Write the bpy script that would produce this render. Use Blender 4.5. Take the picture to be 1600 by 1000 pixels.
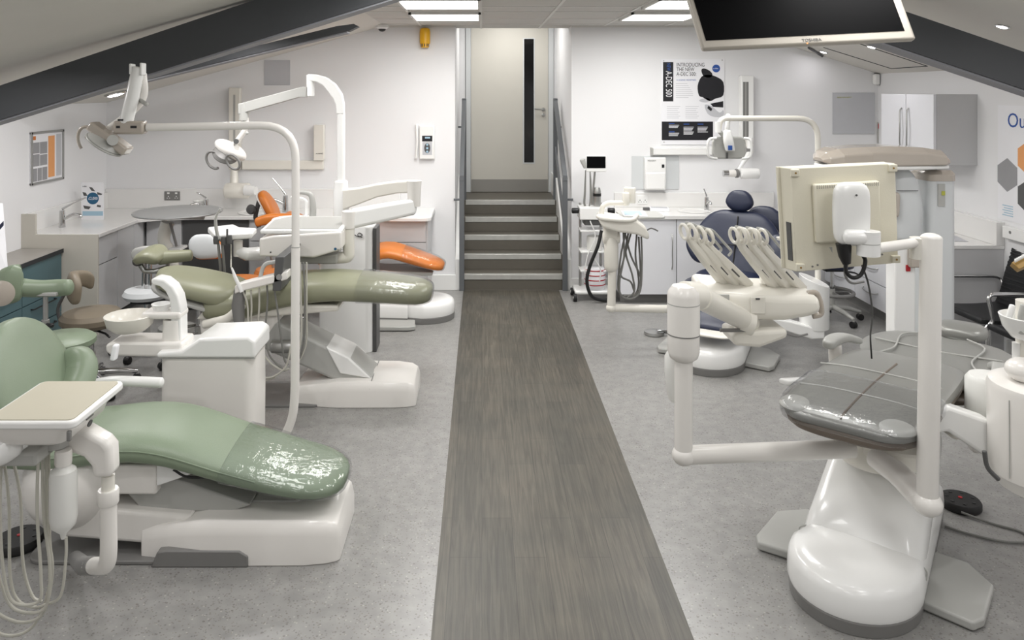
import bpy, bmesh, math, random
from mathutils import Vector, Matrix
random.seed(4)
V = Vector
PI = math.pi
sc = bpy.context.scene
for o in list(bpy.data.objects): bpy.data.objects.remove(o)
COL = sc.collection

# ---------------------------------------------------------------- camera
EYE = 2.2      # eye height: the picture is taken from a few steps up
FOC = 1220.0   # focal length in pixels of the 1600-wide frame
cd = bpy.data.cameras.new('camera'); cam = bpy.data.objects.new('camera', cd); COL.objects.link(cam)
cam.location = (0, 0, EYE); cam.rotation_euler = (PI/2, 0, 0)
cd.sensor_width = 36; cd.lens = FOC/1600*36
cd.shift_x = 47/1600; cd.shift_y = -358/1600
cd.clip_start = .05
sc.camera = cam
# ---------------------------------------------------------------- world, exposure
w = bpy.data.worlds.new('world'); sc.world = w; w.use_nodes = True
w.node_tree.nodes['Background'].inputs[0].default_value = (.9, .95, 1, 1)
w.node_tree.nodes['Background'].inputs[1].default_value = .15
sc.view_settings.view_transform = 'Standard'; sc.view_settings.look = 'None'
sc.view_settings.gamma = 1; sc.view_settings.use_curve_mapping = False
sc.view_settings.exposure = 0.16
# ---------------------------------------------------------------- lights of the room: ceiling panels
PANEL_X = (-.34, 1.69)
PANEL_Y = (7.43, 6.33, 4.55, 3.2, 1.6, 0.1, -1.4)
PANEL_W = {7.43: 17, 6.33: 17, 4.55: 17, 3.2: 14, 1.6: 11, 0.1: 10, -1.4: 10}
for yy in PANEL_Y:
    for xx in PANEL_X:
        L = bpy.data.lights.new('ceiling_panel_lamp', 'AREA'); L.shape = 'SQUARE'; L.size = .58
        L.energy = PANEL_W[yy]; L.color = (1, .99, .975)
        lo = bpy.data.objects.new('ceiling_panel_lamp', L); COL.objects.link(lo); lo.location = (xx, yy, 2.895)
L = bpy.data.lights.new('recess_fill_lamp', 'AREA'); L.size = .5; L.energy = 11; L.color = (1, .98, .95)  # unseen lamp added to brighten the stair recess
lo = bpy.data.objects.new('recess_fill_lamp', L); COL.objects.link(lo); lo.location = (.35, 9.75, 3.2)
# unseen lamps along the two slopes, added to brighten the walls
SLOPE_LAMPS = ((-3.98, 2.02, 8.0), (-2.9, 2.33, 4.3), (-2.9, 2.33, 2.4), (-2.9, 2.33, .5), (3.3, 2.69, 7.0), (3.5, 2.62, 6.3), (3.6, 2.6, 4.0), (3.6, 2.6, 2.2), (3.6, 2.6, .4))
for xx, zz, yy in SLOPE_LAMPS[1:4]+SLOPE_LAMPS[6:]+((-2.9, 2.395, 6.1), (-1.95, 2.65, 6.1)):  # final pair added out of sight behind the left rafter for the left back
    L = bpy.data.lights.new('slope_lamp', 'AREA'); L.shape = 'DISK'; L.size = .09; L.energy = 14 if yy == 6.1 else 9; L.color = (1, .98, .98)
    lo = bpy.data.objects.new('slope_lamp', L); COL.objects.link(lo); lo.location = (xx, yy, zz)

def P(px, py, Y):   # the point at depth Y seen at (px, py)
    return V(((px-753)*Y/FOC, Y, EYE-(py-142)*Y/FOC))

# ---------------------------------------------------------------- materials
def srgb(r, g, b):
    f = lambda c: (c/255/12.92) if c/255 <= .04045 else ((c/255+.055)/1.055)**2.4
    return (f(r), f(g), f(b), 1)
def mat(name, col, rough=.5, metal=0, noise=0, nscale=8, bump=0, bscale=60, coat=0, alpha=1, trans=0, emit=0, spec=.5):
    m = bpy.data.materials.new(name); m.use_nodes = True
    nt = m.node_tree; b = nt.nodes['Principled BSDF']
    b.inputs['Base Color'].default_value = col; b.inputs['Roughness'].default_value = rough
    b.inputs['Metallic'].default_value = metal; b.inputs['Coat Weight'].default_value = coat
    b.inputs['Alpha'].default_value = alpha; b.inputs['Transmission Weight'].default_value = trans
    b.inputs['Specular IOR Level'].default_value = spec
    tc = nt.nodes.new('ShaderNodeTexCoord')
    if noise:
        n = nt.nodes.new('ShaderNodeTexNoise'); n.inputs['Scale'].default_value = nscale; n.inputs['Detail'].default_value = 5
        nt.links.new(tc.outputs['Object'], n.inputs['Vector'])
        mx = nt.nodes.new('ShaderNodeMix'); mx.data_type = 'RGBA'
        mx.inputs[6].default_value = tuple(c*(1-noise) for c in col[:3])+(1,)
        mx.inputs[7].default_value = tuple(min(1, c*(1+noise)) for c in col[:3])+(1,)
        nt.links.new(n.outputs['Fac'], mx.inputs[0]); nt.links.new(mx.outputs[2], b.inputs['Base Color'])
    if bump:
        n2 = nt.nodes.new('ShaderNodeTexNoise'); n2.inputs['Scale'].default_value = bscale; n2.inputs['Detail'].default_value = 3
        nt.links.new(tc.outputs['Object'], n2.inputs['Vector'])
        bp = nt.nodes.new('ShaderNodeBump'); bp.inputs['Strength'].default_value = bump; bp.inputs['Distance'].default_value = .01
        nt.links.new(n2.outputs['Fac'], bp.inputs['Height']); nt.links.new(bp.outputs['Normal'], b.inputs['Normal'])
    if emit:
        b.inputs['Emission Color'].default_value = col; b.inputs['Emission Strength'].default_value = emit
    return m

M = dict(
 wall=mat('wall_paint', srgb(231, 231, 232), .8, noise=.02, nscale=2, bump=.05, bscale=200),
 slope=mat('slope_paint', srgb(216, 213, 206), .85, noise=.03, nscale=3),
 tile=mat('ceiling_tile', srgb(204, 202, 197), .9, noise=.05, nscale=90, bump=.25, bscale=250),
 tbar=mat('ceiling_bar', srgb(220, 219, 215), .5, noise=.02),
 white=mat('white_plastic', srgb(232, 229, 224), .28, noise=.02, nscale=4, coat=.25),
 bright=mat('bright_white_plastic', srgb(238, 238, 236), .25, noise=.015, nscale=4, coat=.3),
 cream=mat('cream_plastic', srgb(229, 226, 217), .3, noise=.02, nscale=4, coat=.25),
 beige=mat('beige_monitor_plastic', srgb(219, 214, 196), .5, noise=.03, nscale=10, bump=.08, bscale=300),
 lgrey=mat('light_grey_plastic', srgb(172, 172, 168), .4, noise=.03),
 mgrey=mat('mid_grey_plastic', srgb(122, 121, 119), .42, noise=.04),
 dgrey=mat('dark_grey_plastic', srgb(82, 82, 82), .45, noise=.05),
 taupe=mat('taupe_gloss_plastic', srgb(176, 167, 156), .2, noise=.02, coat=.6),
 black=mat('black_plastic', srgb(22, 22, 23), .4, noise=.1),
 rubber=mat('black_rubber', srgb(26, 25, 25), .6, noise=.1),
 chrome=mat('chrome', srgb(205, 205, 205), .12, metal=1, noise=.02),
 steel=mat('brushed_steel', srgb(178, 178, 176), .35, metal=.9, noise=.06, nscale=30),
 alu=mat('aluminium_nosing', srgb(196, 196, 192), .38, metal=.55, noise=.12, nscale=18),
 rail=mat('grey_painted_steel', srgb(98, 101, 104), .45, noise=.03),
 beam=mat('charcoal_beam_paint', srgb(64, 66, 69), .6, noise=.06, nscale=6),
 flange=mat('grey_beam_flange', srgb(140, 141, 146), .6, noise=.03),
 green=mat('sage_green_vinyl', srgb(127, 141, 119), .36, noise=.05, nscale=7, bump=.12, bscale=260),
 olive=mat('olive_vinyl', srgb(136, 137, 114), .36, noise=.05, nscale=7, bump=.12, bscale=260),
 orange=mat('orange_vinyl', srgb(204, 118, 44), .36, noise=.05, nscale=7, bump=.12, bscale=260),
 navy=mat('navy_vinyl', srgb(24, 32, 57), .38, noise=.08, nscale=7, bump=.12, bscale=260),
 silver=mat('silver_grey_vinyl', srgb(150, 150, 146), .3, metal=.35, noise=.05, nscale=7, bump=.1, bscale=260),
 vdark=mat('taupe_cushion_underside', srgb(112, 102, 92), .45, noise=.05),
 brown=mat('brown_stool_vinyl', srgb(118, 108, 92), .5, noise=.06, nscale=9, bump=.12, bscale=200),
 leather=mat('black_leather', srgb(24, 25, 27), .4, noise=.1, bump=.1, bscale=150),
 stepv=mat('dark_step_vinyl', srgb(92, 88, 80), .5, noise=.08, nscale=20),
 teal=mat('teal_cabinet_front', srgb(78, 103, 108), .45, noise=.04),
 cab=mat('pale_grey_cabinet_front', srgb(202, 202, 203), .35, noise=.015),
 cabw=mat('white_cabinet_front', srgb(228, 229, 233), .3, noise=.01),
 endp=mat('greige_end_panel', srgb(192, 188, 178), .5, noise=.02),
 top=mat('white_worktop', srgb(232, 231, 229), .22, noise=.015, coat=.3),
 gtop=mat('grey_worktop', srgb(158, 154, 148), .4, noise=.05, nscale=20),
 gtable=mat('grey_round_top', srgb(140, 141, 140), .3, noise=.03),
 gap=mat('dark_joint', srgb(40, 42, 44), .7, noise=.05),
 door=mat('cream_door_laminate', srgb(205, 202, 193), .5, noise=.015, nscale=3),
 kick=mat('grey_kick_plate', srgb(150, 148, 143), .4, metal=.3, noise=.04),
 frame=mat('pale_grey_frame', srgb(206, 209, 210), .5, noise=.01),
 dglass=mat('dark_door_glass', srgb(14, 14, 16), .08, noise=.3, nscale=12),
 screen=mat('screen_black', srgb(5, 5, 6), .45, noise=.1, spec=.08),
 tvgrey=mat('tv_silver_bezel', srgb(182, 176, 166), .35, metal=.2, noise=.02),
 tray=mat('taupe_tray_mat', srgb(176, 171, 152), .5, noise=.02),
 hose=mat('grey_hose', srgb(186, 184, 174), .45, noise=.03),
 hosed=mat('dark_grey_hose', srgb(120, 120, 116), .45, noise=.03),
 paper=mat('white_paper', srgb(235, 235, 238), .6, noise=.01),
 pgrey=mat('printed_grey', srgb(150, 150, 152), .6, noise=.05),
 plgrey=mat('printed_light_grey', srgb(192, 193, 197), .6, noise=.03),
 pblack=mat('printed_black', srgb(20, 20, 26), .45, noise=.1),
 pblue=mat('printed_blue', srgb(42, 84, 160), .5, noise=.05),
 pteal=mat('printed_teal_blue', srgb(34, 92, 128), .5, noise=.05),
 plblue=mat('printed_light_blue', srgb(165, 196, 214), .5, noise=.05),
 porange=mat('printed_orange', srgb(228, 160, 100), .5, noise=.08),
 olivep=mat('printed_olive', srgb(170, 172, 70), .6, noise=.05),
 yellow=mat('yellow_sounder_plastic', srgb(236, 178, 28), .35, noise=.04),
 red=mat('red_switch', srgb(170, 24, 34), .4, noise=.05),
 pink=mat('pale_pink_tubing', srgb(232, 200, 196), .4, noise=.05),
 wood=mat('brass_brown', srgb(150, 118, 58), .4, noise=.1),
 frost=mat('frosted_bottle', srgb(226, 226, 222), .35, noise=.02),
 led=mat('lit_diffuser', (1, .98, .94, 1), .5, emit=5),
 spot=mat('lit_downlight', (1, .97, 1, 1), .5, emit=14),
)
def floor_mat():
    m = bpy.data.materials.new('speckled_vinyl'); m.use_nodes = True; nt = m.node_tree; b = nt.nodes['Principled BSDF']
    tc = nt.nodes.new('ShaderNodeTexCoord'); O = tc.outputs['Object']
    n = nt.nodes.new('ShaderNodeTexNoise'); n.inputs['Scale'].default_value = 14; n.inputs['Detail'].default_value = 6
    nt.links.new(O, n.inputs['Vector'])
    r = nt.nodes.new('ShaderNodeValToRGB'); r.color_ramp.elements[0].position = .3; r.color_ramp.elements[1].position = .7
    r.color_ramp.elements[0].color = srgb(136, 135, 133); r.color_ramp.elements[1].color = srgb(151, 150, 147)
    nt.links.new(n.outputs['Fac'], r.inputs[0])
    prev = r.outputs[0]
    for sc_, thr, col in ((44, .15, srgb(86, 84, 84)), (33, .11, srgb(186, 182, 174)), (60, .2, srgb(112, 104, 96)), (27, .12, srgb(96, 90, 86))):
        mp = nt.nodes.new('ShaderNodeMapping'); mp.inputs['Location'].default_value = (sc_*.37, sc_*.11, 0)
        mp.inputs['Rotation'].default_value = (0, 0, sc_); nt.links.new(O, mp.inputs['Vector'])
        v = nt.nodes.new('ShaderNodeTexVoronoi'); v.inputs['Scale'].default_value = sc_; nt.links.new(mp.outputs[0], v.inputs['Vector'])
        rr = nt.nodes.new('ShaderNodeValToRGB'); rr.color_ramp.elements[0].color = (1, 1, 1, 1); rr.color_ramp.elements[1].color = (0, 0, 0, 1)
        rr.color_ramp.elements[0].position = thr; rr.color_ramp.elements[1].position = thr+.04
        nt.links.new(v.outputs['Distance'], rr.inputs[0])
        mu = nt.nodes.new('ShaderNodeMath'); mu.operation = 'MULTIPLY'; mu.inputs[1].default_value = .55; nt.links.new(rr.outputs[0], mu.inputs[0])
        mx = nt.nodes.new('ShaderNodeMix'); mx.data_type = 'RGBA'; mx.inputs[7].default_value = col
        nt.links.new(mu.outputs[0], mx.inputs[0]); nt.links.new(prev, mx.inputs[6]); prev = mx.outputs[2]
    nt.links.new(prev, b.inputs['Base Color']); b.inputs['Roughness'].default_value = .3
    return m
def plank_mat():
    m = bpy.data.materials.new('grey_wood_plank_vinyl'); m.use_nodes = True; nt = m.node_tree; b = nt.nodes['Principled BSDF']
    tc = nt.nodes.new('ShaderNodeTexCoord'); O = tc.outputs['Object']
    mp = nt.nodes.new('ShaderNodeMapping'); mp.inputs['Rotation'].default_value = (0, 0, PI/2); nt.links.new(O, mp.inputs['Vector'])
    br = nt.nodes.new('ShaderNodeTexBrick'); nt.links.new(mp.outputs[0], br.inputs['Vector'])
    br.inputs['Color1'].default_value = srgb(88, 85, 78); br.inputs['Color2'].default_value = srgb(77, 75, 69)
    br.inputs['Mortar'].default_value = srgb(64, 62, 57)
    br.inputs['Scale'].default_value = 1; br.inputs['Brick Width'].default_value = .92; br.inputs['Row Height'].default_value = .152
    br.inputs['Mortar Size'].default_value = .0016; br.offset = .37
    g = nt.nodes.new('ShaderNodeMapping'); g.inputs['Scale'].default_value = (38, 1.6, 1); nt.links.new(O, g.inputs['Vector'])
    n = nt.nodes.new('ShaderNodeTexNoise'); n.inputs['Scale'].default_value = 1.4; n.inputs['Detail'].default_value = 6; n.inputs['Distortion'].default_value = 1.1
    nt.links.new(g.outputs[0], n.inputs['Vector'])
    r = nt.nodes.new('ShaderNodeValToRGB'); r.color_ramp.elements[0].position = .36; r.color_ramp.elements[1].position = .66
    r.color_ramp.elements[0].color = (.62, .6, .57, 1); r.color_ramp.elements[1].color = (1.25, 1.22, 1.16, 1)
    nt.links.new(n.outputs['Fac'], r.inputs[0])
    n3 = nt.nodes.new('ShaderNodeTexNoise'); n3.inputs['Scale'].default_value = 3.2; n3.inputs['Detail'].default_value = 4; nt.links.new(O, n3.inputs['Vector'])
    r3 = nt.nodes.new('ShaderNodeValToRGB'); r3.color_ramp.elements[0].position = .35; r3.color_ramp.elements[1].position = .7
    r3.color_ramp.elements[0].color = (.86, .87, .86, 1); r3.color_ramp.elements[1].color = (1.15, 1.11, 1.06, 1)
    nt.links.new(n3.outputs['Fac'], r3.inputs[0])
    mx = nt.nodes.new('ShaderNodeMix'); mx.data_type = 'RGBA'; mx.blend_type = 'MULTIPLY'; mx.inputs[0].default_value = .8
    nt.links.new(br.outputs['Color'], mx.inputs[6]); nt.links.new(r.outputs[0], mx.inputs[7])
    m2 = nt.nodes.new('ShaderNodeMix'); m2.data_type = 'RGBA'; m2.blend_type = 'MULTIPLY'; m2.inputs[0].default_value = .9
    nt.links.new(mx.outputs[2], m2.inputs[6]); nt.links.new(r3.outputs[0], m2.inputs[7])
    nt.links.new(m2.outputs[2], b.inputs['Base Color'])
    b.inputs['Roughness'].default_value = .42
    bp = nt.nodes.new('ShaderNodeBump'); bp.inputs['Strength'].default_value = .25; bp.inputs['Distance'].default_value = .004
    nt.links.new(n.outputs['Fac'], bp.inputs['Height']); nt.links.new(bp.outputs['Normal'], b.inputs['Normal'])
    return m
def film_mat():
    m = bpy.data.materials.new('clear_plastic_film'); m.use_nodes = True; nt = m.node_tree
    for n in list(nt.nodes): nt.nodes.remove(n)
    o = nt.nodes.new('ShaderNodeOutputMaterial'); mx = nt.nodes.new('ShaderNodeMixShader'); tr = nt.nodes.new('ShaderNodeBsdfTransparent'); g = nt.nodes.new('ShaderNodeBsdfGlossy')
    lw_ = nt.nodes.new('ShaderNodeLayerWeight'); lw_.inputs['Blend'].default_value = .32; g.inputs['Roughness'].default_value = .06
    tr.inputs[0].default_value = (.985, .99, 1, 1)
    tc = nt.nodes.new('ShaderNodeTexCoord'); n = nt.nodes.new('ShaderNodeTexNoise'); n.inputs['Scale'].default_value = 22; n.inputs['Detail'].default_value = 3
    bp = nt.nodes.new('ShaderNodeBump'); bp.inputs['Strength'].default_value = .5; bp.inputs['Distance'].default_value = .01
    nt.links.new(tc.outputs['Object'], n.inputs['Vector']); nt.links.new(n.outputs['Fac'], bp.inputs['Height']); nt.links.new(bp.outputs['Normal'], g.inputs['Normal']); nt.links.new(bp.outputs['Normal'], lw_.inputs['Normal'])
    mi = nt.nodes.new('ShaderNodeMath'); mi.operation = 'MINIMUM'; mi.inputs[1].default_value = .42; nt.links.new(lw_.outputs[0], mi.inputs[0]); nt.links.new(mi.outputs[0], mx.inputs[0]); nt.links.new(tr.outputs[0], mx.inputs[1]); nt.links.new(g.outputs[0], mx.inputs[2]); nt.links.new(mx.outputs[0], o.inputs[0])
    return m
M['film'] = film_mat()
M['floor'] = floor_mat(); M['plank'] = plank_mat()

# ---------------------------------------------------------------- mesh helpers
def box(c, s, R=None, bm=None):
    bm = bm or bmesh.new()
    r = bmesh.ops.create_cube(bm, size=1)
    X = Matrix.Translation(V(c)) @ (R.to_4x4() if R else Matrix.Identity(4)) @ Matrix.Diagonal((s[0], s[1], s[2], 1))
    bmesh.ops.transform(bm, matrix=X, verts=r['verts'])
    return bm
def bx(x0, x1, y0, y1, z0, z1, bm=None):
    return box(((x0+x1)/2, (y0+y1)/2, (z0+z1)/2), (x1-x0, y1-y0, z1-z0), bm=bm)
def prism(poly, O, U, W, N, t, bm=None):     # polygon in the (U, W) plane at O, pushed t along N
    bm = bm or bmesh.new(); O, U, W, N = V(O), V(U), V(W), V(N)
    a = [bm.verts.new(O+U*p[0]+W*p[1]) for p in poly]
    b = [bm.verts.new(O+U*p[0]+W*p[1]+N*t) for p in poly]
    n = len(poly)
    fs = [bm.faces.new(a), bm.faces.new(b[::-1])]
    for i in range(n): fs.append(bm.faces.new((a[i], b[i], b[(i+1) % n], a[(i+1) % n])))
    bmesh.ops.recalc_face_normals(bm, faces=fs)
    return bm
def loft(rings, bm=None, closed=False):
    bm = bm or bmesh.new(); n = len(rings[0]); vs = [[bm.verts.new(p) for p in r] for r in rings]; fs = []
    m = len(rings)
    for i in range(m if closed else m-1):
        A, B = vs[i], vs[(i+1) % m]
        for j in range(n): fs.append(bm.faces.new((A[j], A[(j+1) % n], B[(j+1) % n], B[j])))
    if not closed: fs += [bm.faces.new(vs[0][::-1]), bm.faces.new(vs[-1])]
    bmesh.ops.recalc_face_normals(bm, faces=fs)
    return bm
def catmull(pts, k=8):
    q = [pts[0]*2-pts[1]]+list(pts)+[pts[-1]*2-pts[-2]]; out = []
    for i in range(1, len(q)-2):
        a, b, c, d = q[i-1], q[i], q[i+1], q[i+2]
        for j in range(k):
            t = j/k
            out.append(.5*((2*b)+(c-a)*t+(2*a-5*b+4*c-d)*t*t+(3*b-a-3*c+d)*t**3))
    out.append(q[-2]); return out
def fillet(pts, r, k=7):
    out = [pts[0]]
    for i in range(1, len(pts)-1):
        a, b, c = pts[i-1], pts[i], pts[i+1]
        d = min(r, (a-b).length*.49, (c-b).length*.49)
        p, q = b+(a-b).normalized()*d, b+(c-b).normalized()*d
        for j in range(k+1):
            t = j/k; out.append(p*(1-t)**2+b*2*t*(1-t)+q*t*t)
    out.append(pts[-1]); return out
def tube(pts, r, n=16, fil=0, smooth=0, bm=None, flat=1.0, closed=False, dome=0):
    pts = [V(p) for p in pts]; m0 = len(pts)
    rs = r if isinstance(r, (list, tuple)) else None
    if smooth:
        if rs:
            q = catmull([V((x, 0, 0)) for x in rs], smooth); rs = [v.x for v in q]
        pts = catmull(pts, smooth)
    elif fil: pts = fillet(pts, fil)
    if not rs: rs = [r]*len(pts)
    if dome and not closed:
        a, b = pts[0], pts[-1]; da = (pts[0]-pts[1]).normalized(); db = (pts[-1]-pts[-2]).normalized()
        ra, rb = rs[0], rs[-1]
        pre = [(a+da*ra*dome*math.sin(t), ra*max(.12, math.cos(t))) for t in (1.45, 1.1, .75, .35)]
        post = [(b+db*rb*dome*math.sin(t), rb*max(.12, math.cos(t))) for t in (.35, .75, 1.1, 1.45)]
        pts = [p for p, _ in pre]+pts+[p for p, _ in post]; rs = [x for _, x in pre]+list(rs)+[x for _, x in post]
    N = len(pts); rings = []; ref = None
    for i in range(N):
        if closed: t = (pts[(i+1) % N]-pts[i-1]).normalized()
        else: t = (pts[min(i+1, N-1)]-pts[max(i-1, 0)]).normalized()
        if ref is None:
            ref = V((0, 0, 1)) if abs(t.z) < .9 else V((0, 1, 0))
        ref = (ref-t*ref.dot(t)).normalized(); s = t.cross(ref)
        rings.append([pts[i]+(s*math.cos(2*PI*j/n)+ref*math.sin(2*PI*j/n)*flat)*rs[i] for j in range(n)])
    return loft(rings, bm, closed)
def lathe(prof, O, ax=(0, 0, 1), n=32, bm=None):
    ax = V(ax).normalized(); u = ax.orthogonal().normalized(); v = ax.cross(u); O = V(O)
    return loft([[O+ax*z+(u*math.cos(2*PI*j/n)+v*math.sin(2*PI*j/n))*max(r, .0004) for j in range(n)] for r, z in prof], bm)
def ell(c, r, bm=None, R=None, seg=24):
    bm = bm or bmesh.new(); q = bmesh.ops.create_uvsphere(bm, u_segments=seg, v_segments=seg//2, radius=1)
    X = Matrix.Translation(V(c)) @ (R.to_4x4() if R else Matrix.Identity(4)) @ Matrix.Diagonal((r[0], r[1], r[2], 1))
    bmesh.ops.transform(bm, matrix=X, verts=q['verts']); return bm
def pad(pts, ws, ts, side=(0, 1, 0), r0=.08, r1=.08, e=3.2, n=28, k=8, bm=None, crown=0):
    """a cushion: mid-line PTS, full widths WS, thicknesses TS, rounded over r0 / r1 at its two ends"""
    side = V(side).normalized(); q = catmull([V(p) for p in pts], k)
    W_ = [v.x for v in catmull([V((x, 0, 0)) for x in ws], k)]; T_ = [v.x for v in catmull([V((x, 0, 0)) for x in ts], k)]
    L = [0]
    for i in range(1, len(q)): L.append(L[-1]+(q[i]-q[i-1]).length)
    tot = L[-1]
    def at(s):
        for i in range(1, len(L)):
            if s <= L[i] or i == len(L)-1:
                t = (s-L[i-1])/max(1e-6, L[i]-L[i-1]); return q[i-1].lerp(q[i], t), W_[i-1]*(1-t)+W_[i]*t, T_[i-1]*(1-t)+T_[i]*t, (q[i]-q[i-1]).normalized()
    ss = [r0*(1-math.cos(a)) for a in (0.02, .25, .5, .8, 1.15)]+[r0+(tot-r0-r1)*i/16 for i in range(17)]+[tot-r1*(1-math.cos(a)) for a in (1.15, .8, .5, .25, .02)]
    rings = []; pu = None
    for s in ss:
        c, w_, t_, tg = at(s); up = tg.cross(side).normalized()
        if (up.dot(pu) < 0) if pu else (up.z < 0): up = -up
        pu = up
        f = 1
        if s < r0: f = (1-((r0-s)/r0)**2.4)**(1/2.4)
        if s > tot-r1: f = (1-((s-tot+r1)/r1)**2.4)**(1/2.4)
        fw = max(f, .03); rr = max(r0 if s < r0 else r1, 1e-4)
        cut = min(rr, w_/2)
        hw = w_/2-cut*(1-fw); ht = t_/2*max(.25, f**.6)
        ring = []
        for j in range(n):
            a = 2*PI*j/n; ca, sa = math.cos(a), math.sin(a)
            ring.append(c+side*hw*math.copysign(abs(ca)**(2/e), ca)+up*(ht*math.copysign(abs(sa)**(2/e), sa)+(crown*(1-abs(ca)**2) if sa > 0 else 0)))
        rings.append(ring)
    return loft(rings, bm)
def rrect(w_, h, r, k=5):
    out = []
    for cx, cy, a0 in ((w_/2-r, h/2-r, 0), (-w_/2+r, h/2-r, PI/2), (-w_/2+r, -h/2+r, PI), (w_/2-r, -h/2+r, 1.5*PI)):
        for i in range(k+1):
            a = a0+PI/2*i/k; out.append((cx+r*math.cos(a), cy+r*math.sin(a)))
    return out
def circ(r, n=28): return [(r*math.cos(2*PI*i/n), r*math.sin(2*PI*i/n)) for i in range(n)]

def link(name, bm, m, bevel=0, smooth=True, seg=2, sub=0):
    me = bpy.data.meshes.new(name); bm.to_mesh(me); bm.free()
    me.materials.append(M[m] if isinstance(m, str) else m)
    o = bpy.data.objects.new(name, me); COL.objects.link(o)
    if smooth:
        for p in me.polygons: p.use_smooth = True
        md = None
        try: me.set_sharp_from_angle(angle=math.radians(38))
        except Exception: pass
    if bevel:
        b = o.modifiers.new('bevel', 'BEVEL'); b.width = bevel; b.segments = seg; b.limit_method = 'ANGLE'; b.angle_limit = math.radians(38); b.harden_normals = False
    if sub:
        s = o.modifiers.new('sub', 'SUBSURF'); s.levels = sub; s.render_levels = sub
    return o
class Thing:
    def __init__(s, name, label, cat, loc, group=None, rz=0, local=False):
        s.o = bpy.data.objects.new(name, None); COL.objects.link(s.o); s.o.empty_display_size = .05
        s.o.location = loc; s.o.rotation_euler = (0, 0, rz)
        s.o['label'] = label; s.o['category'] = cat
        if group: s.o['group'] = group
        s.M = Matrix.Translation(V(loc)) @ Matrix.Rotation(rz, 4, 'Z'); s.inv = Matrix.Identity(4) if local else s.M.inverted()
    def add(s, name, bm, m, bevel=0, parent=None, smooth=True, label=None, seg=2, sub=0, kind=None):
        bm.transform(s.inv); o = link(name, bm, m, bevel, smooth, seg, sub); o.parent = parent or s.o
        if label: o['label'] = label
        if kind: o['kind'] = kind
        return o
    def copy(s, loc, label=None, rz=None, group=None):
        def cp(o, par):
            c = o.copy(); COL.objects.link(c)
            if par: c.parent = par
            for ch in list(o.children): cp(ch, c)
            return c
        r = cp(s.o, None); r.location = loc
        if rz is not None: r.rotation_euler = (0, 0, rz)
        if label: r['label'] = label
        if group: r['group'] = group
        return r
def solo(name, bm, m, label, cat, bevel=0, group=None, smooth=True, sub=0):
    bm.verts.ensure_lookup_table(); lo_ = V((min(v.co.x for v in bm.verts)+max(v.co.x for v in bm.verts), min(v.co.y for v in bm.verts)+max(v.co.y for v in bm.verts), 0))/2
    lo_.z = min(v.co.z for v in bm.verts); bm.transform(Matrix.Translation(-lo_))
    o = link(name, bm, m, bevel, smooth, sub=sub); o.location = lo_; o['label'] = label; o['category'] = cat
    if group: o['group'] = group
    return o
def struct(name, bm, m, bevel=0, parent=None, smooth=False):
    o = link(name, bm, m, bevel, smooth)
    if parent: o.parent = parent
    else: o['kind'] = 'structure'
    return o
def text_bm(s, size, O, U, W, ext=.0006, sx=1.0, align='LEFT'):
    cu = bpy.data.curves.new('lettering', 'FONT'); cu.body = s; cu.size = size; cu.extrude = ext; cu.align_x = align; cu.space_line = .85; cu.resolution_u = 3
    o = bpy.data.objects.new('lettering', cu); COL.objects.link(o)
    bpy.context.view_layer.update()
    me = bpy.data.meshes.new_from_object(o.evaluated_get(bpy.context.evaluated_depsgraph_get()))
    bpy.data.objects.remove(o); bm = bmesh.new(); bm.from_mesh(me); bpy.data.meshes.remove(me)
    U, W = V(U).normalized(), V(W).normalized(); N = U.cross(W)
    X = Matrix(((U.x*sx, W.x, N.x, O[0]), (U.y*sx, W.y, N.y, O[1]), (U.z*sx, W.z, N.z, O[2]), (0, 0, 0, 1)))
    bm.transform(X); return bm

# ================================================================ THE ROOM
XL, XR, YB, YF = -4.15, 4.38, 8.63, -2.6
SL = lambda X: 2.92-.277*(-1.08-X)      # left slope of the ceiling
SR = lambda X: 2.92-.3155*(X-2.7)       # right slope
struct('floor', bx(XL-.1, XR+.1, YF-.1, YB+.05, -.1, 0), 'floor')
struct('trim_1', bx(-.205, .85, YF, 8.62, -.05, .0015), 'plank')          # wood-look walkway strip
XZ = ((1, 0, 0), (0, 0, 1), (0, 1, 0))
bm = prism([(XL-.15, 0), (-.297, 0), (-.297, 2.99), (-1.1, 2.99), (XL-.15, 2.1)], (0, YB, 0), *XZ, .33)
prism([(.99, 0), (XR+.15, 0), (XR+.15, 2.42), (2.7, 2.99), (.99, 2.99)], (0, YB, 0), *XZ, .33, bm=bm)
struct('wall_back', bm, 'wall')
struct('wall_left', bx(XL-.15, XL, YF, YB, 0, 2.1), 'wall')
struct('wall_right', bx(XR, XR+.15, YF, YB, 0, 2.42), 'wall')
struct('wall_front', prism([(XL, 0), (XR, 0), (XR, 2.39), (2.7, 2.92), (-1.08, 2.92), (XL, 2.07)], (0, YF, 0), *XZ, -.15), 'wall')
bm = bx(-.447, -.297, YB+.33, 10.6, 0, 3.3); bx(.99, 1.14, YB+.33, 10.6, 0, 3.3, bm=bm)
bx(-.297, -.22, 10.42, 10.6, .85, 3.3, bm=bm); bx(.955, .99, 10.42, 10.6, .85, 3.3, bm=bm); bx(-.3, 1, 10.62, 10.7, .85, 3.3, bm=bm)
struct('wall_stairwell', bm, 'wall')
bm = prism([(XL, 2.07), (-1.08, 2.92), (-1.08, 3.0), (XL, 2.2)], (0, YF, 0), *XZ, YB-YF)
prism([(XR, 2.39), (2.7, 2.92), (2.7, 3.0), (XR, 2.5)], (0, YF, 0), *XZ, YB-YF, bm=bm)
struct('ceiling', bm, 'slope')
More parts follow.
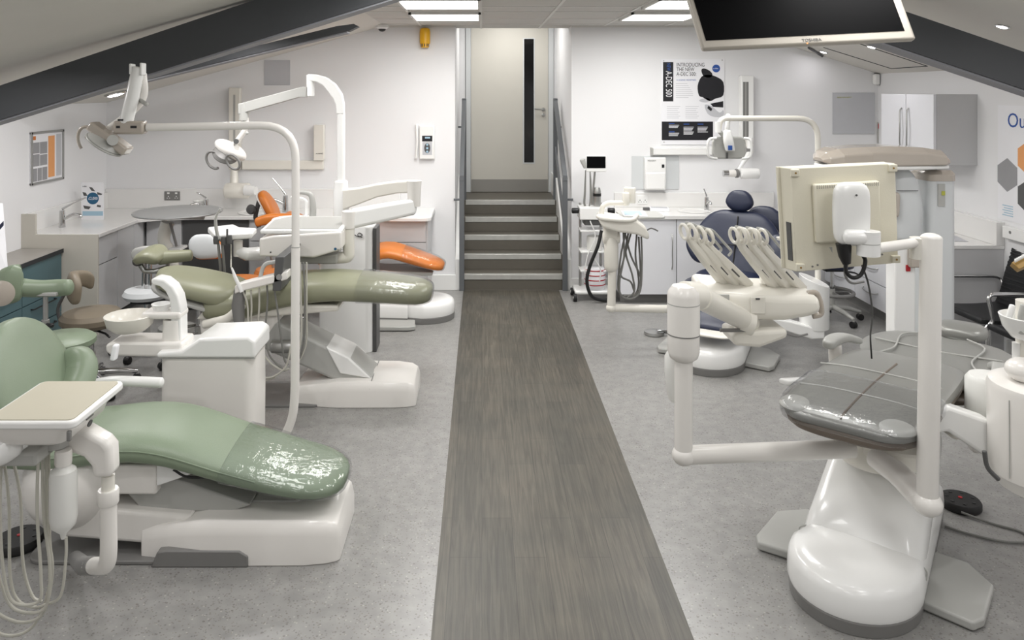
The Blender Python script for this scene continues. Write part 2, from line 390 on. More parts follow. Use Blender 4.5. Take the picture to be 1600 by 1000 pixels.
bm = bx(-1.08, 2.7, YF, YB, 2.92, 3.0); bx(-.297, .99, YB, YB+.33, 2.92, 3.0, bm=bm); bx(-.447, 1.14, YB+.33, 10.7, 3.24, 3.3, bm=bm); bx(-.3, .99, YB+.33, YB+.34, 2.92, 3.24, bm=bm)
struct('ceiling.001', bm, 'tile')
GX = (-.67, -.01, .65, 1.35, 2.02); GY = (8.43, 7.77, 7.09, 6.67, 5.99, 5.3, 4.9, 4.2, 3.54, 2.86, 1.94, 1.26, .44, -.24)
bm = bmesh.new()
for x in GX: bx(x-.012, x+.012, YF, YB+(.33 if -.2 < x < .9 else 0), 2.914, 2.922, bm=bm)
for y in GY: bx(-1.08, 2.7, y-.012, y+.012, 2.915, 2.922, bm=bm)
for x0, x1 in ((-1.08, -.297), (.99, 2.7)): bx(x0, x1, YB-.02, YB, 2.9, 2.92, bm=bm)
struct('trim_2', bm, 'tbar')
# skirting
bm = bx(-.65, -.297, YB-.018, YB, 0, .17); bx(-.305, -.289, YB-.018, YB+.01, 0, .17, bm=bm)
struct('baseboard_back', bm, 'bright', .004)
bm = bx(.985, 1.45, YB-.018, YB, 0, .13); bx(.99, 1.0, YB-.018, YB+.01, 0, .13, bm=bm)
struct('baseboard_back.001', bm, 'bright', .004)
struct('baseboard_right', bx(XR-.018, XR, YF, 6.5, 0, .13), 'bright', .004)
struct('baseboard_left', bx(XL, XL+.018, YF, 3.0, 0, .13), 'bright', .004)
# sloping rafters
def rafter(i, poly, y0, y1, fl):
    o = struct('trim_%d' % i, prism(poly, (0, y0, 0), *XZ, y1-y0), 'beam')
    f = struct('flange', prism(fl, (0, y0+.02, 0), *XZ, y1-y0+.03), 'flange'); f.parent = o
lo1 = lambda X: 2.01+.31*(X+3.14); up1 = lambda X: 2.23+.335*(X+3.14)
rafter(3, [(XL, lo1(XL)), (-.2, lo1(-.2)), (-1.08, 2.925), (XL, min(2.0, up1(XL)))], 5.07, 5.2, [(XL, lo1(XL)-.012), (-.25, lo1(-.25)-.012), (-.25, lo1(-.25)+.004), (XL, lo1(XL)+.004)])
lo2 = lambda X: 2.52-.336*(X-2.6); up2 = lambda X: 2.54-.34*(X-3.26)
rafter(4, [(XR, lo2(XR)), (1.42, lo2(1.42)), (2.14, 2.925), (XR, up2(XR))], 5.07, 5.2, [(XR, lo2(XR)-.012), (1.5, lo2(1.5)-.012), (1.5, lo2(1.5)+.004), (XR, lo2(XR)+.004)])
rafter(5, [(-3.4, 2.17), (-1.14, 2.715), (-1.06, 2.755), (-1.1, 2.775), (-1.25, 2.755), (-3.4, 2.225)], 6.7, 6.8, [(-3.4, 2.16), (-1.16, 2.70), (-1.16, 2.712), (-3.4, 2.172)])
# slope access hatch outlines (right)
def on_slope(px, py, right):
    a = (px-753)/FOC; b = -(py-142)/FOC
    # z = EYE + b*Y ; X = a*Y ; z = plane
    if right: Y = (2.92+.3155*2.7-EYE)/(b+.3155*a)
    else: Y = (2.92-.277*1.08-EYE)/(b-.277*a)
    return V((a*Y, Y, EYE+b*Y))
bm = bmesh.new()
for a, b in (((1287, 74), (1393, 107)), ((1340, 67), (1449, 103)), ((1393, 107), (1449, 103))):
    p, q = on_slope(*a, True), on_slope(*b, True); tube([p-V((0, 0, .001)), q-V((0, 0, .001))], .005, n=6, bm=bm)
struct('trim_6', bm, 'gap')
# ceiling light panels and downlights
for yy in PANEL_Y[:2]:
    for xx in PANEL_X:
        side = 'left' if xx < 0 else 'right'
        seen = {7.43: 'nearest the doorway', 6.33: 'second from the doorway'}.get(yy, 'further back in the room')
        t = Thing('ceiling_light', 'square lit ceiling panel %s, %s of the walkway' % (seen, side), 'ceiling light', (xx, yy, 2.9), 'square lit panels in the tiled ceiling')
        t.add('diffuser', bx(xx-.31, xx+.31, yy-.31, yy+.31, 2.898, 2.912), 'led', smooth=False)
        bm = bmesh.new()
        for s in (-1, 1): bx(xx+s*.318-.012, xx+s*.318+.012, yy-.33, yy+.33, 2.894, 2.922, bm=bm); bx(xx-.33, xx+.33, yy+s*.318-.012, yy+s*.318+.012, 2.894, 2.922, bm=bm)
        t.add('frame', bm, 'tbar')
for px, py, rt, lab in ((180, 146, False, 'small recessed downlight in the left sloping ceiling'), (1362, 73, True, 'recessed downlight on the hatch edge in the right slope'), (1287, 81, True, 'recessed downlight beside the screen bracket near the back wall'), (1566, 41, True, 'recessed downlight above the right dark rafter')):
    p = on_slope(px, py, rt); n = V((-.3155, 0, -1)).normalized() if rt else V((.277, 0, -1)).normalized()
    t = Thing('downlight', lab, 'downlight', p, 'recessed downlights in the slopes')
    L = bpy.data.lights.new('slope_lamp', 'AREA'); L.shape = 'DISK'; L.size = .06; L.energy = .6 if px == 1287 else (4.5 if px == 180 else 2.2); L.color = (1, .97, 1)
    lo = bpy.data.objects.new('slope_lamp', L); COL.objects.link(lo); lo.location = p+n*.013; lo.rotation_euler = n.to_track_quat('-Z', 'Y').to_euler(); lo.parent = None
    t.add('rim', lathe([(.032, -.002), (.045, -.002), (.047, .004), (.034, .008), (.032, .004)], p, n), 'chrome')
    t.add('lamp', lathe([(.035, 0), (.033, .007), (.02, .011), (.0, .0115)], p, n), 'spot')

# staircase
t = Thing('staircase', 'short flight of dark vinyl steps with aluminium nosings up to the door', 'stairs', (.34, 9.1, 0))
for i in range(5):
    z = .17*(i+1); y0 = YB+.25*i; y1 = 10.6 if i == 4 else YB+.25*(i+1)
    a = t.add('step', bx(-.29, .985, y0, y1+(.0 if i == 4 else .02), 0 if i == 0 else z-.17, z-.002), 'stepv')
    t.add('nosing', bx(-.2, .9, y0-.008, y0+.05, z-.055, z+.003), 'alu', .003, parent=a)
for x0, x1 in ((-.296, -.225), (.915, .989)):
    bm = bmesh.new()
    prism([(YB-.01, 0), (YB-.01, .34), (9.7, 1.12), (10.4, 1.12), (10.4, .8), (9.9, .8), (9.0, 0)], (x0, 0, 0), (0, 1, 0), (0, 0, 1), (1, 0, 0), x1-x0, bm=bm)
    t.add('stringer', bm, 'bright', .003)
def handrail(x, s, lab):
    t = Thing('handrail', lab, 'handrail', (x, 8.6, 0), 'grey steel handrails of the stairs')
    bx_ = lambda y, z0, z1, w_=.05: box((x, y, (z0+z1)/2), (w_, .03, z1-z0))
    t.add('post', bx_(8.6, 0, 1.25, .055), 'rail', .002); t.add('post', bx_(9.72, .84, 2.1, .055), 'rail', .002)
    t.add('top_rail', prism([(8.58, 1.21), (9.74, 2.05), (9.74, 2.11), (8.58, 1.27)], (x-.025, 0, 0), (0, 1, 0), (0, 0, 1), (1, 0, 0), .05), 'rail', .002)
    t.add('mid_rail', prism([(8.6, .62), (9.72, 1.43), (9.72, 1.52), (8.6, .71)], (x-.012, 0, 0), (0, 1, 0), (0, 0, 1), (1, 0, 0), .024), 'rail', .002)
    for zz, yy in ((1.0, 8.62), (1.75, 9.72)):
        t.add('wall_bracket', tube([(x, yy, zz), (x+s*.09, yy, zz)], .012), 'rail')
handrail(-.222, -1, 'grey flat-bar handrail on the left side of the steps'); handrail(.915, 1, 'grey flat-bar handrail on the right side of the steps')
# door
YD = 10.42
d = bpy.data.objects.new('door_1', None); COL.objects.link(d); d.location = (.36, YD, .85); d['kind'] = 'structure'
def dpart(name, bm, m, bevel=0, par=None):
    bm.transform(Matrix.Translation((-.36, -YD, -.85))); o = link(name, bm, m, bevel); o.parent = par or d; return o
wx0, wx1, wz0, wz1 = P(819, 0, YD).x, P(834, 0, YD).x, P(0, 254, YD).z, P(0, 61, YD).z
bm = bx(-.145, wx0, YD, YD+.045, .853, 3.06); bx(wx1, .885, YD, YD+.045, .853, 3.06, bm=bm); bx(wx0, wx1, YD, YD+.045, .853, wz0, bm=bm); bx(wx0, wx1, YD, YD+.045, wz1, 3.06, bm=bm)
leaf = dpart('door_leaf', bm, 'door')
dpart('glass_panel', bx(wx0, wx1, YD+.015, YD+.025, wz0, wz1), 'dglass', par=leaf)
bm = bmesh.new()
for a in (bx(wx0-.015, wx0, YD-.006, YD+.01, wz0-.015, wz1+.015, bm=bm), bx(wx1, wx1+.015, YD-.006, YD+.01, wz0-.015, wz1+.015, bm=bm), bx(wx0, wx1, YD-.006, YD+.01, wz0-.015, wz0, bm=bm), bx(wx0, wx1, YD-.006, YD+.01, wz1, wz1+.015, bm=bm)): pass
dpart('glazing_bead', bm, 'frame', .002, leaf)
dpart('kick_plate', bx(-.14, .88, YD-.003, YD, .856, 1.02), 'kick', par=leaf)
h = P(849, 171, YD)
hd = dpart('handle', tube([h+V((0, 0, 0)), h+V((0, -.05, 0)), h+V((-.12, -.055, .01))], .011, fil=.02), 'steel', par=leaf)
dpart('handle_rose', lathe([(.026, 0), (.026, .01), (0, .0101)], h, (0, -1, 0)), 'steel', par=leaf)
dpart('key_turn', lathe([(.024, 0), (.024, .01), (.012, .012), (.01, .03), (0, .0301)], h+V((.0, 0, -.075)), (0, -1, 0)), 'steel', par=leaf)
bm = bx(-.215, -.148, YD-.02, YD+.06, .85, 3.13); bx(.888, .955, YD-.02, YD+.06, .85, 3.13, bm=bm); bx(-.215, .955, YD-.02, YD+.06, 3.065, 3.13, bm=bm)
dpart('door_frame', bm, 'frame', .003)

# ================================================================ FITTED FURNITURE
def bar_handle(p, q, out, r=.006):
    out = V(out); return tube([p, p+out, q+out, q], r, n=10, fil=.02)
# left run along the left wall: end panel at Y 7.05, front face X -3.48
t = Thing('base_cabinet', 'pale grey base cabinet run on the left wall with a tall greige end panel', 'cabinet', (-3.8, 7.8, 0))
t.add('side_panel', prism([(XL, 0), (-3.46, 0), (-3.46, .905), (-4.02, .905), (-4.02, 1.09), (XL, 1.09)], (0, 7.03, 0), *XZ, .025), 'endp', .002)
t.add('carcass', bx(XL, -3.5, 7.06, YB-.02, .1, .87), 'cab')
t.add('plinth', bx(XL, -3.56, 7.06, YB-.02, 0, .1), 'dgrey')
ys = (7.06, 7.62, 8.02)
for i, (a, b, z0, z1, nm) in enumerate(((7.065, 7.45, .62, .868, 'drawer'), (7.065, 7.45, .1, .612, 'door'), (7.458, 7.8, .1, .868, 'door'), (7.808, 8.02, .1, .868, 'door'))):
    f = t.add(nm, bx(-3.5, -3.478, a, b, z0, z1), 'cab', .0015)
t.add('joint', bx(-3.5, -3.486, 7.06, 8.03, .1, .869), 'gap')
# white L-shaped worktop with upstands
pts = [(XL, 7.057), (-3.46, 7.057), (-3.46, 7.86), (-3.3, 7.98), (-3.0, 8.03), (-1.35, 8.03), (-.9, 7.93), (-.56, 7.93), (-.52, 7.98), (-.52, YB), (XL, YB)]
bm = prism(pts, (0, 0, .872), (1, 0, 0), (0, 1, 0), (0, 0, 1), .035)
bx(XL, XL+.03, 7.055, YB, .905, 1.085, bm=bm); bx(XL, -.9, YB-.03, YB, .905, 1.12, bm=bm)
solo('worktop', bm, 'top', 'white L-shaped worktop with upstands in the left back corner', 'worktop', .004)
# back run (left part)
t = Thing('base_cabinet', 'grey base cabinets against the back wall behind the chairs on the left', 'cabinet', (-2, 8.3, 0))
t.add('carcass', bx(-3.48, -1.0, 8.1, YB-.02, .1, .87), 'cab'); t.add('plinth', bx(-3.48, -1.0, 8.14, YB-.02, 0, .1), 'dgrey')
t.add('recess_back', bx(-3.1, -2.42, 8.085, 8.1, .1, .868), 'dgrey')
for a, b, z0, z1, nm in ((-2.4, -1.9, .65, .868, 'drawer'), (-2.4, -1.9, .1, .642, 'door'), (-1.892, -1.4, .1, .868, 'door'), (-3.47, -3.11, .1, .868, 'door')):
    t.add(nm, bx(a, b, 8.075, 8.1, z0, z1), 'cab', .0015)
t = Thing('drawer_unit', 'grey drawer unit under the worktop end left of the steps', 'drawers', (-.85, 8.2, 0))
t.add('carcass', bx(-1.12, -.555, 8.02, YB-.02, 0, .87), 'cab', .002)
t.add('joint', bx(-1.1, -.575, 8.012, 8.02, .07, .866), 'gap')
for z0, z1 in ((.65, .866), (.43, .642), (.21, .422), (.07, .202)): t.add('drawer', bx(-1.1, -.575, 8.0, 8.018, z0, z1), 'cab', .0015)
# teal cabinet, far left
t = Thing('drawer_cabinet', 'teal drawer cabinet with black bar handles at the far left', 'cabinet', (-3.95, 6, 0))
t.add('carcass', bx(XL, -3.8, 4.6, 7.02, .0, .75), 'gap')
t.add('worktop', bx(XL, -3.765, 4.6, 7.02, .752, .782), 'gtop', .002, label='grey laminate worktop with a black edge')
t.add('edge_strip', bx(-3.767, -3.76, 4.6, 7.02, .748, .783), 'gap')
for a, b, hs in ((6.42, 7.015, ((.42, .745), (.22, .412), (.03, .212))), (5.74, 6.412, ((.6, .745), (.42, .592), (.22, .412), (.03, .212))), (5.06, 5.732, ((.6, .745), (.42, .592), (.22, .412), (.03, .212)))):
    for i, (z0, z1) in enumerate(hs):
        f = t.add('drawer' if not (a > 6.4 and i == 0) else 'door', bx(-3.8, -3.778, a, b, z0, z1), 'teal', .0015)
        if not (a > 6.4 and i == 0):
            zz = z1-.045
            t.add('handle', bar_handle(V((-3.78, a+.12, zz)), V((-3.78, b-.12, zz)), (.03, 0, 0), .006), 'black', parent=f)
# right back counter
t = Thing('base_cabinet', 'white base cabinets with bow handles on the back wall behind the navy chair', 'cabinet', (2.3, 8.3, 0))
t.add('carcass', bx(1.42, 3.16, 8.08, YB-.02, .1, .875), 'cabw', .002); t.add('plinth', bx(1.44, 3.14, 8.13, YB-.02, 0, .1), 'mgrey')
t.add('joint', bx(1.43, 3.15, 8.072, 8.08, .1, .874), 'gap')
for a, b, hx in ((1.43, 2.004, 1.96), (2.012, 2.7, 2.655)):
    f = t.add('door', bx(a, b, 8.055, 8.075, .1, .873), 'cabw', .0015)
    t.add('handle', tube([(hx, 8.055, .36), (hx, 8.025, .42), (hx-.004, 8.015, .54), (hx, 8.025, .66), (hx, 8.055, .72)], .006, smooth=5, n=10), 'steel', parent=f)
for z0, z1 in ((.75, .873), (.61, .743), (.47, .603), (.33, .463), (.1, .323)):
    f = t.add('drawer', bx(2.708, 3.14, 8.055, 8.075, z0, z1), 'cabw', .0015); zz = (z0+z1)/2+.01
    t.add('handle', tube([(2.86, 8.055, zz), (2.88, 8.03, zz), (2.97, 8.022, zz), (3.06, 8.03, zz), (3.08, 8.055, zz)], .005, smooth=5, n=8), 'steel', parent=f)
bm = bx(1.4, 3.2, 8.03, YB, .877, .917); bx(1.46, 3.22, YB-.03, YB, .917, 1.08, bm=bm)
solo('worktop', bm, 'top', 'white worktop on the back wall behind the navy chair', 'worktop', .004)
# right run along the right wall
t = Thing('base_cabinet', 'white drawer run along the right wall with a grey near end', 'cabinet', (4.1, 7.5, 0))
t.add('carcass', bx(3.8, XR, 6.58, YB-.01, .12, .87), 'cabw', .002)
t.add('plinth', bx(3.85, XR, 6.58, YB-.01, 0, .12), 'mgrey'); t.add('side_panel', bx(3.78, XR, 6.55, 6.58, 0, .875), 'cab', .002, label='grey near end panel')
t.add('joint', bx(3.792, 3.8, 6.6, YB-.02, .12, .868), 'gap')
for a, b in ((6.6, 7.25), (7.258, 7.9), (7.908, 8.6)):
    for z0, z1 in ((.6, .866), (.36, .592), (.12, .352)):
        f = t.add('drawer', bx(3.775, 3.795, a, b, z0, z1), 'cabw', .0015); zz = (z0+z1)/2+.03; c = (a+b)/2
        t.add('handle', tube([(3.775, c-.14, zz), (3.75, c-.11, zz-.012), (3.742, c, zz-.02), (3.75, c+.11, zz-.012), (3.775, c+.14, zz)], .006, smooth=5, n=8), 'steel', parent=f)
bm = bx(3.75, XR, 6.54, YB, .874, .905); bx(XR-.07, XR, 6.54, YB, .905, 1.1, bm=bm)
solo('worktop', bm, 'top', 'white worktop along the right wall behind the imaging machine', 'worktop', .004)
t = Thing('wall_cabinet', 'white two-door wall cabinet with long bow handles on the right wall', 'cabinet', (4.2, 7.3, 1.55))
t.add('carcass', bx(4.02, XR, 6.9, 7.8, 1.54, 2.17), 'cab', .002)
for a, b, hy in ((6.9, 7.345, 7.29), (7.355, 7.8, 7.41)):
    f = t.add('door', bx(3.99, 4.018, a, b, 1.54, 2.17), 'cabw', .002)
    s = -1 if hy < 7.35 else 1
    t.add('handle', tube([(3.99, hy+.01, 1.66), (3.965, hy, 1.7), (3.955, hy+.0-.02, 1.85), (3.965, hy, 2.0), (3.99, hy+.01, 2.04)], .007, smooth=6, n=10), 'steel', parent=f)

# ================================================================ DENTAL CHAIRS
# ---- the two chairs on the left with a box-shaped base
def piping(t, par, pts, ws, ts, m, skip=4, f=.35, side=(0, 1, 0), r=.004, k=8, start=4):
    side = V(side).normalized(); q = catmull([V(p) for p in pts], k)
    W_ = [v.x for v in catmull([V((x, 0, 0)) for x in ws], k)]; T_ = [v.x for v in catmull([V((x, 0, 0)) for x in ts], k)]
    for s in (-1, 1):
        out = []
        for i in range(start, len(q)-skip):
            tg = (q[i+1]-q[i-1]).normalized(); up = tg.cross(side).normalized(); up = -up if up.z < 0 else up
            out.append(q[i]+side*s*(W_[i]/2*.985)+up*T_[i]/2*f*1.6)
        t.add('piping', tube(out, r, n=8), m, parent=par)
def seam(t, par, pts, m='dgrey', r=.003, smooth=6): return t.add('seam', tube(pts, r, n=8, smooth=smooth), m, parent=par)

# chair A, sage green, front left
YA = 3.87
t = Thing('dental_chair', 'sage green dental chair in the front left with film over its foot end', 'dental chair', (-1.35, YA, 0))
# base: long low box with rounded toe, grey side skirt, floor plate
def box_base(t, x0, x1, yc, hw, h, skirt):
    rings = []
    for x, w_, zt in ((x0, .80, .75), (x0+.3, 1, 1.0), (x1-.35, 1, 1.0), (x1-.16, .99, .99), (x1-.06, .93, .94), (x1-.015, .86, .82), (x1, .8, .6)):
        a, zz = hw*w_, h*zt
        rings.append([V((x, yc-a, .0)), V((x, yc-a, zz-.06)), V((x, yc-a*.97, zz-.02)), V((x, yc-a*.9, zz)), V((x, yc, zz+.012)), V((x, yc+a*.9, zz)), V((x, yc+a*.97, zz-.02)), V((x, yc+a, zz-.06)), V((x, yc+a, 0))])
    b = t.add('base', loft(rings), 'white', .012, seg=3)
    return b
b = box_base(t, -1.6, -.665, YA, .26, .2, True)
t.add('side_skirt', prism([(-1.53, .0), (-1.08, .0), (-1.08, .05), (-1.12, .075), (-1.46, .078), (-1.5, .07)], (0, YA-.268, 0), *XZ, .536), 'mgrey', .006)
t.add('base_inlay', prism(rrect(.3, .22, .05), (-1.02, YA+.02, .205), (1, 0, 0), (0, 1, 0), (0, 0, 1), .012), 'lgrey', .004)
t.add('floor_plate', prism(rrect(.7, .5, .08), (-1.78, YA, 0), (1, 0, 0), (0, 1, 0), (0, 0, 1), .02), 'mgrey', .005)
bm = prism([(-1.98, .1), (-1.5, .06), (-1.36, .2), (-1.95, .25)], (0, YA-.2, 0), *XZ, .4)
t.add('lift_arm', bm, 'white', .02, seg=3)
t.add('lift_arm_cover', prism([(-1.62, .2), (-1.2, .19), (-1.1, .225), (-1.4, .33), (-1.7, .42), (-1.8, .4)], (0, YA-.15, 0), *XZ, .3), 'lgrey', .01)
t.add('pump_housing', ell((-1.97, YA-.05, .33), (.24, .27, .24)), 'white')
t.add('seat_support', bx(-2.1, -1.53, YA-.2, YA+.24, .3, .44), 'white', .012)
t.add('support_panel', prism([(-1.53, .34), (-1.3, .42), (-1.3, .45), (-1.53, .44)], (0, YA-.2, 0), *XZ, .36), 'bright', .005)
seat = t.add('seat_cushion', pad([(-2.3, YA, .50), (-2.0, YA, .485), (-1.72, YA, .515), (-1.5, YA, .50), (-1.2, YA, .41), (-.92, YA, .335), (-.665, YA, .285)], [.56, .56, .55, .54, .52, .5, .44], [.13, .13, .125, .12, .105, .09, .07], r0=.06, r1=.2, crown=.015), 'green')
piping(t, seat, [(-2.3, YA, .50), (-2.0, YA, .485), (-1.72, YA, .515), (-1.5, YA, .50), (-1.2, YA, .41), (-.92, YA, .335), (-.665, YA, .285)], [.56, .56, .55, .54, .52, .5, .44], [.13, .13, .125, .12, .105, .09, .07], 'green', 12, .2)
t.add('plastic_cover', pad([(-1.22, YA, .417), (-1.05, YA, .374), (-.92, YA, .337), (-.655, YA, .284)], [.54, .535, .52, .46], [.12, .108, .1, .084], r0=.005, r1=.2, crown=.017), 'film')
t.add('lower_cable', tube([(-1.45, YA-.2, .42), (-1.38, YA-.2, .385), (-1.25, YA-.2, .39), (-1.18, YA-.2, .415)], .006, smooth=6, n=8), 'black')
# backrest, nearly upright, with shoulder lobes
bk = t.add('backrest', pad([(-2.1, YA, .5), (-2.17, YA, .62), (-2.26, YA, .8), (-2.33, YA, .95), (-2.36, YA, 1.06)], [.56, .62, .64, .54, .34], [.14, .15, .15, .13, .11], r0=.08, r1=.16, crown=.0), 'green')
t.add('side_bolster', pad([(-2.12, YA+.08, .60), (-2.15, YA+.24, .70), (-2.2, YA+.3, .82)], [.24, .28, .22], [.14, .15, .12], side=(.9, -.3, .55), r0=.08, r1=.1), 'green')
t.add('back_shell', pad([(-2.2, YA, .5), (-2.27, YA, .65), (-2.36, YA, .85), (-2.42, YA, 1.0)], [.5, .54, .54, .4], [.06, .06, .06, .05], r0=.06, r1=.1), 'white')
t.add('armrest', tube([(-2.2, YA+.33, .48), (-2.16, YA+.36, .6), (-2.0, YA+.36, .63), (-1.74, YA+.36, .62)], .028, fil=.06, dome=.6), 'bright')
t.add('tissue', pad([(-2.0, YA+.37, .74), (-1.99, YA+.38, .82)], [.05, .04], [.03, .03], side=(0, 1, 0), r0=.01, r1=.01), 'paper')

# chair B, olive, second on the left, lying flat and raised
YB2 = 5.65
t = Thing('dental_chair', 'olive dental chair lying flat and raised, behind the front green chair', 'dental chair', (-1, YB2, 0))
box_base(t, -1.3, -.46, YB2, .24, .175, False)
t.add('base_seam', tube([(-.78, YB2-.235, .13), (-.77, YB2-.2, .18), (-.77, YB2+.2, .18)], .003, n=8, fil=.02), 'mgrey')
t.add('floor_plate', prism(rrect(.75, .46, .06), (-1.5, YB2, 0), (1, 0, 0), (0, 1, 0), (0, 0, 1), .018), 'mgrey', .004)
t.add('lift_arm', prism([(-1.02, .15), (-.76, .17), (-.92, .31), (-1.62, .66), (-1.8, .6), (-1.75, .47)], (0, YB2-.15, 0), *XZ, .3), 'lgrey', .02, seg=3)
t.add('lift_arm_cap', prism([(-1.0, .21), (-.78, .175), (-.94, .325), (-1.1, .4)], (0, YB2-.16, 0), *XZ, .32), 'bright', .01)
t.add('pivot_drum', tube([(-1.45, YB2-.24, .43), (-1.28, YB2-.24, .43)], .045, dome=.4), 'steel')
t.add('seat_frame', prism([(-2.0, .6), (-1.5, .62), (-1.0, .66), (-1.0, .70), (-1.9, .72)], (0, YB2-.2, 0), *XZ, .4), 'cream', .015)
t.add('seat_body', prism([(-1.95, .2), (-1.6, .34), (-1.4, .62), (-2.0, .62)], (0, YB2-.16, 0), *XZ, .32), 'white', .03, seg=3)
seat = t.add('seat_cushion', pad([(-1.95, YB2, .67), (-1.72, YB2, .68), (-1.45, YB2, .75), (-1.1, YB2, .79), (-.75, YB2, .775), (-.36, YB2, .735)], [.5, .52, .52, .5, .48, .42], [.17, .19, .18, .155, .14, .12], r0=.06, r1=.18, crown=.02), 'olive')
t.add('plastic_cover', pad([(-.88, YB2, .785), (-.75, YB2, .777), (-.6, YB2, .765), (-.35, YB2, .735)], [.51, .505, .49, .44], [.165, .16, .15, .135], r0=.005, r1=.18, crown=.022), 'film')
t.add('backrest', pad([(-1.74, YB2, .72), (-1.95, YB2, .775), (-2.18, YB2, .83), (-2.34, YB2, .865)], [.46, .54, .5, .32], [.13, .12, .1, .08], r0=.1, r1=.14, crown=.03), 'olive')
t.add('back_shell', pad([(-1.7, YB2, .61), (-1.95, YB2, .69), (-2.2, YB2, .765), (-2.36, YB2, .81)], [.4, .5, .46, .28], [.07, .06, .05, .04], r0=.08, r1=.1), 'lgrey')
t.add('armrest', tube([(-1.9, YB2-.3, .60), (-1.74, YB2-.31, .64), (-1.64, YB2-.31, .73)], .03, fil=.04, dome=.6), 'cream')

# ---- chairs with an oval base: D navy, E silver grey, C orange (x points to the foot)
def oval_base(t, h=.2):
    def ring(z, k, xb=-.5, grow=0):
        pts = []
        for i in range(25):
            a = -PI/2+PI*i/24
            pts.append(V((.40+(.31+grow)*k*math.cos(a), (.27+grow)*k*math.sin(a), z)))
        for i in range(1, 8): 
            x = .40+(xb-.40)*i/7; pts.append(V((x, (.27+grow)*k*(1-.28*i/7), z)))
        for i in range(6, 0, -1):
            x = .40+(xb-.40)*i/7; pts.append(V((x, -(.27+grow)*k*(1-.28*i/7), z)))
        pts.append(V((xb, 0, z)))
        return pts
    t.add('base_skirt', loft([ring(0, .97), ring(.055, .99), ring(.06, .97)]), 'mgrey', .003)
    t.add('base', loft([ring(.06, .985), ring(.075, 1.0), ring(.11, 1.0), ring(.15, .985), ring(.175, .95), ring(.19, .88), ring(.2, .7), ring(.205, .3)]), 'bright')
    for s in (-1, 1):
        t.add('side_plate', prism([(.02, s*.2), (.34, s*.24), (.36, s*.44), (.3, s*.47), (.02, s*.47), (-.1, s*.36), (-.1, s*.2)], (0, 0, .005), (1, 0, 0), (0, 1, 0), (0, 0, 1), .04), 'lgrey', .01, seg=3)
def riser(t, x0, z0, x1, z1, w0=.42, w1=.34, th=.18):
    rings = []
    for i in range(9):
        u = i/8; x = x0+(x1-x0)*u; z = z0+(z1-z0)*(u**1.05); w_ = (w0+(w1-w0)*u)/2
        dz = th/2*(1 if 0 < i else .6); ring = []
        for j in range(24):
            a = 2*PI*j/24; ca, sa = math.cos(a), math.sin(a)
            ring.append(V((x-.5*dz*math.copysign(abs(sa)**.6, sa)*-1, w_*math.copysign(abs(ca)**.5, ca), z+dz*math.copysign(abs(sa)**.6, sa))))
        rings.append(ring)
    return t.add('lift_arm', loft(rings), 'bright')

# E silver grey, front right
angE = math.atan2(-.766, -.643)
OE = V((1.887, 3.724, 0)); tE = Thing('dental_chair', 'silver grey dental chair laid flat on a white oval base, front right', 'dental chair', OE, rz=angE, local=True); t = tE
oval_base(t)
t.add('toe_cap_seam', tube([(.31, -.262, .12), (.30, -.24, .17), (.28, 0, .213), (.30, .24, .17), (.31, .262, .12)], .004, smooth=6, n=8), 'lgrey')
riser(t, .3, .12, -.3, .5, .5, .44, .2)
t.add('column', lathe([(.16, .45), (.17, .5), (.14, .56), (.12, .64), (.15, .7), (.17, .715)], (.02, .0, 0)), 'cream')
t.add('arm_mount', lathe([(.14, .53), (.15, .54), (.15, .6), (.14, .61)], (.13, .12, 0)), 'cream', label='round mount the delivery and monitor arms swing on')
t.add('underframe', bx(-.55, .25, -.16, .16, .6, .69), 'white', .03, seg=3)
sp = [(-.42, .05, .80), (-.2, .05, .82), (.1, .04, .835), (.35, .02, .825), (.635, 0, .80)]
t.add('seat_underside', pad([V(p)-V((0, 0, .035)) for p in sp], [.5, .53, .55, .56, .54], [.08]*5, r0=.1, r1=.2), 'vdark', label='taupe underside of the cushion')
sw = [.5, .54, .56, .56, .54]
seat = t.add('seat_cushion', pad(sp, sw, [.08, .08, .075, .07, .065], r0=.1, r1=.16, crown=.004, e=4.5), 'silver')
seam(t, seat, [(.61, .0, .838), (.35, .02, .864), (.1, .04, .876), (-.15, .05, .868)], 'vdark', .005)
for x, z in ((.36, .862), (.06, .876)): seam(t, seat, [(x+.01, -.24, z-.008), (x, -.12, z), (x, .02, z+.002), (x, .17, z), (x+.01, .28, z-.008)], 'lgrey', .0045)
for s in (-1, 1): t.add('corner_patch', ell((.53, s*.19, .822), (.095, .085, .026)), 'lgrey', parent=seat)
t.add('plastic_cover', pad([(.2, .03, .832), (.4, .015, .822), (.5, .01, .813), (.65, .0, .798)], [.585, .585, .58, .565], [.1, .098, .095, .092], r0=.005, r1=.17, crown=.006, e=4.5), 'film')
t.add('hip_shell', ell((-.3, .37, .62), (.18, .06, .13)), 'white'); t.add('hip_shell', ell((-.3, -.25, .62), (.18, .06, .13)), 'white')
yo = .12
bk = t.add('backrest', pad([(-.36, yo, .76), (-.52, yo, .77), (-.75, yo, .775), (-.98, yo, .775), (-1.1, yo, .775)], [.5, .66, .74, .6, .36], [.1, .1, .09, .08, .07], r0=.1, r1=.15, crown=-.02), 'silver')
seam(t, bk, [(-.46, yo-.22, .815), (-.62, yo-.18, .812), (-.9, yo-.2, .81), (-1.03, yo-.1, .808)], 'lgrey', .005); seam(t, bk, [(-.46, yo+.22, .815), (-.62, yo+.18, .812), (-.9, yo+.2, .81), (-1.03, yo+.1, .808)], 'lgrey', .005)
seam(t, bk, [(-.72, yo-.3, .812), (-.72, yo, .80), (-.72, yo+.3, .812)], 'lgrey', .005)
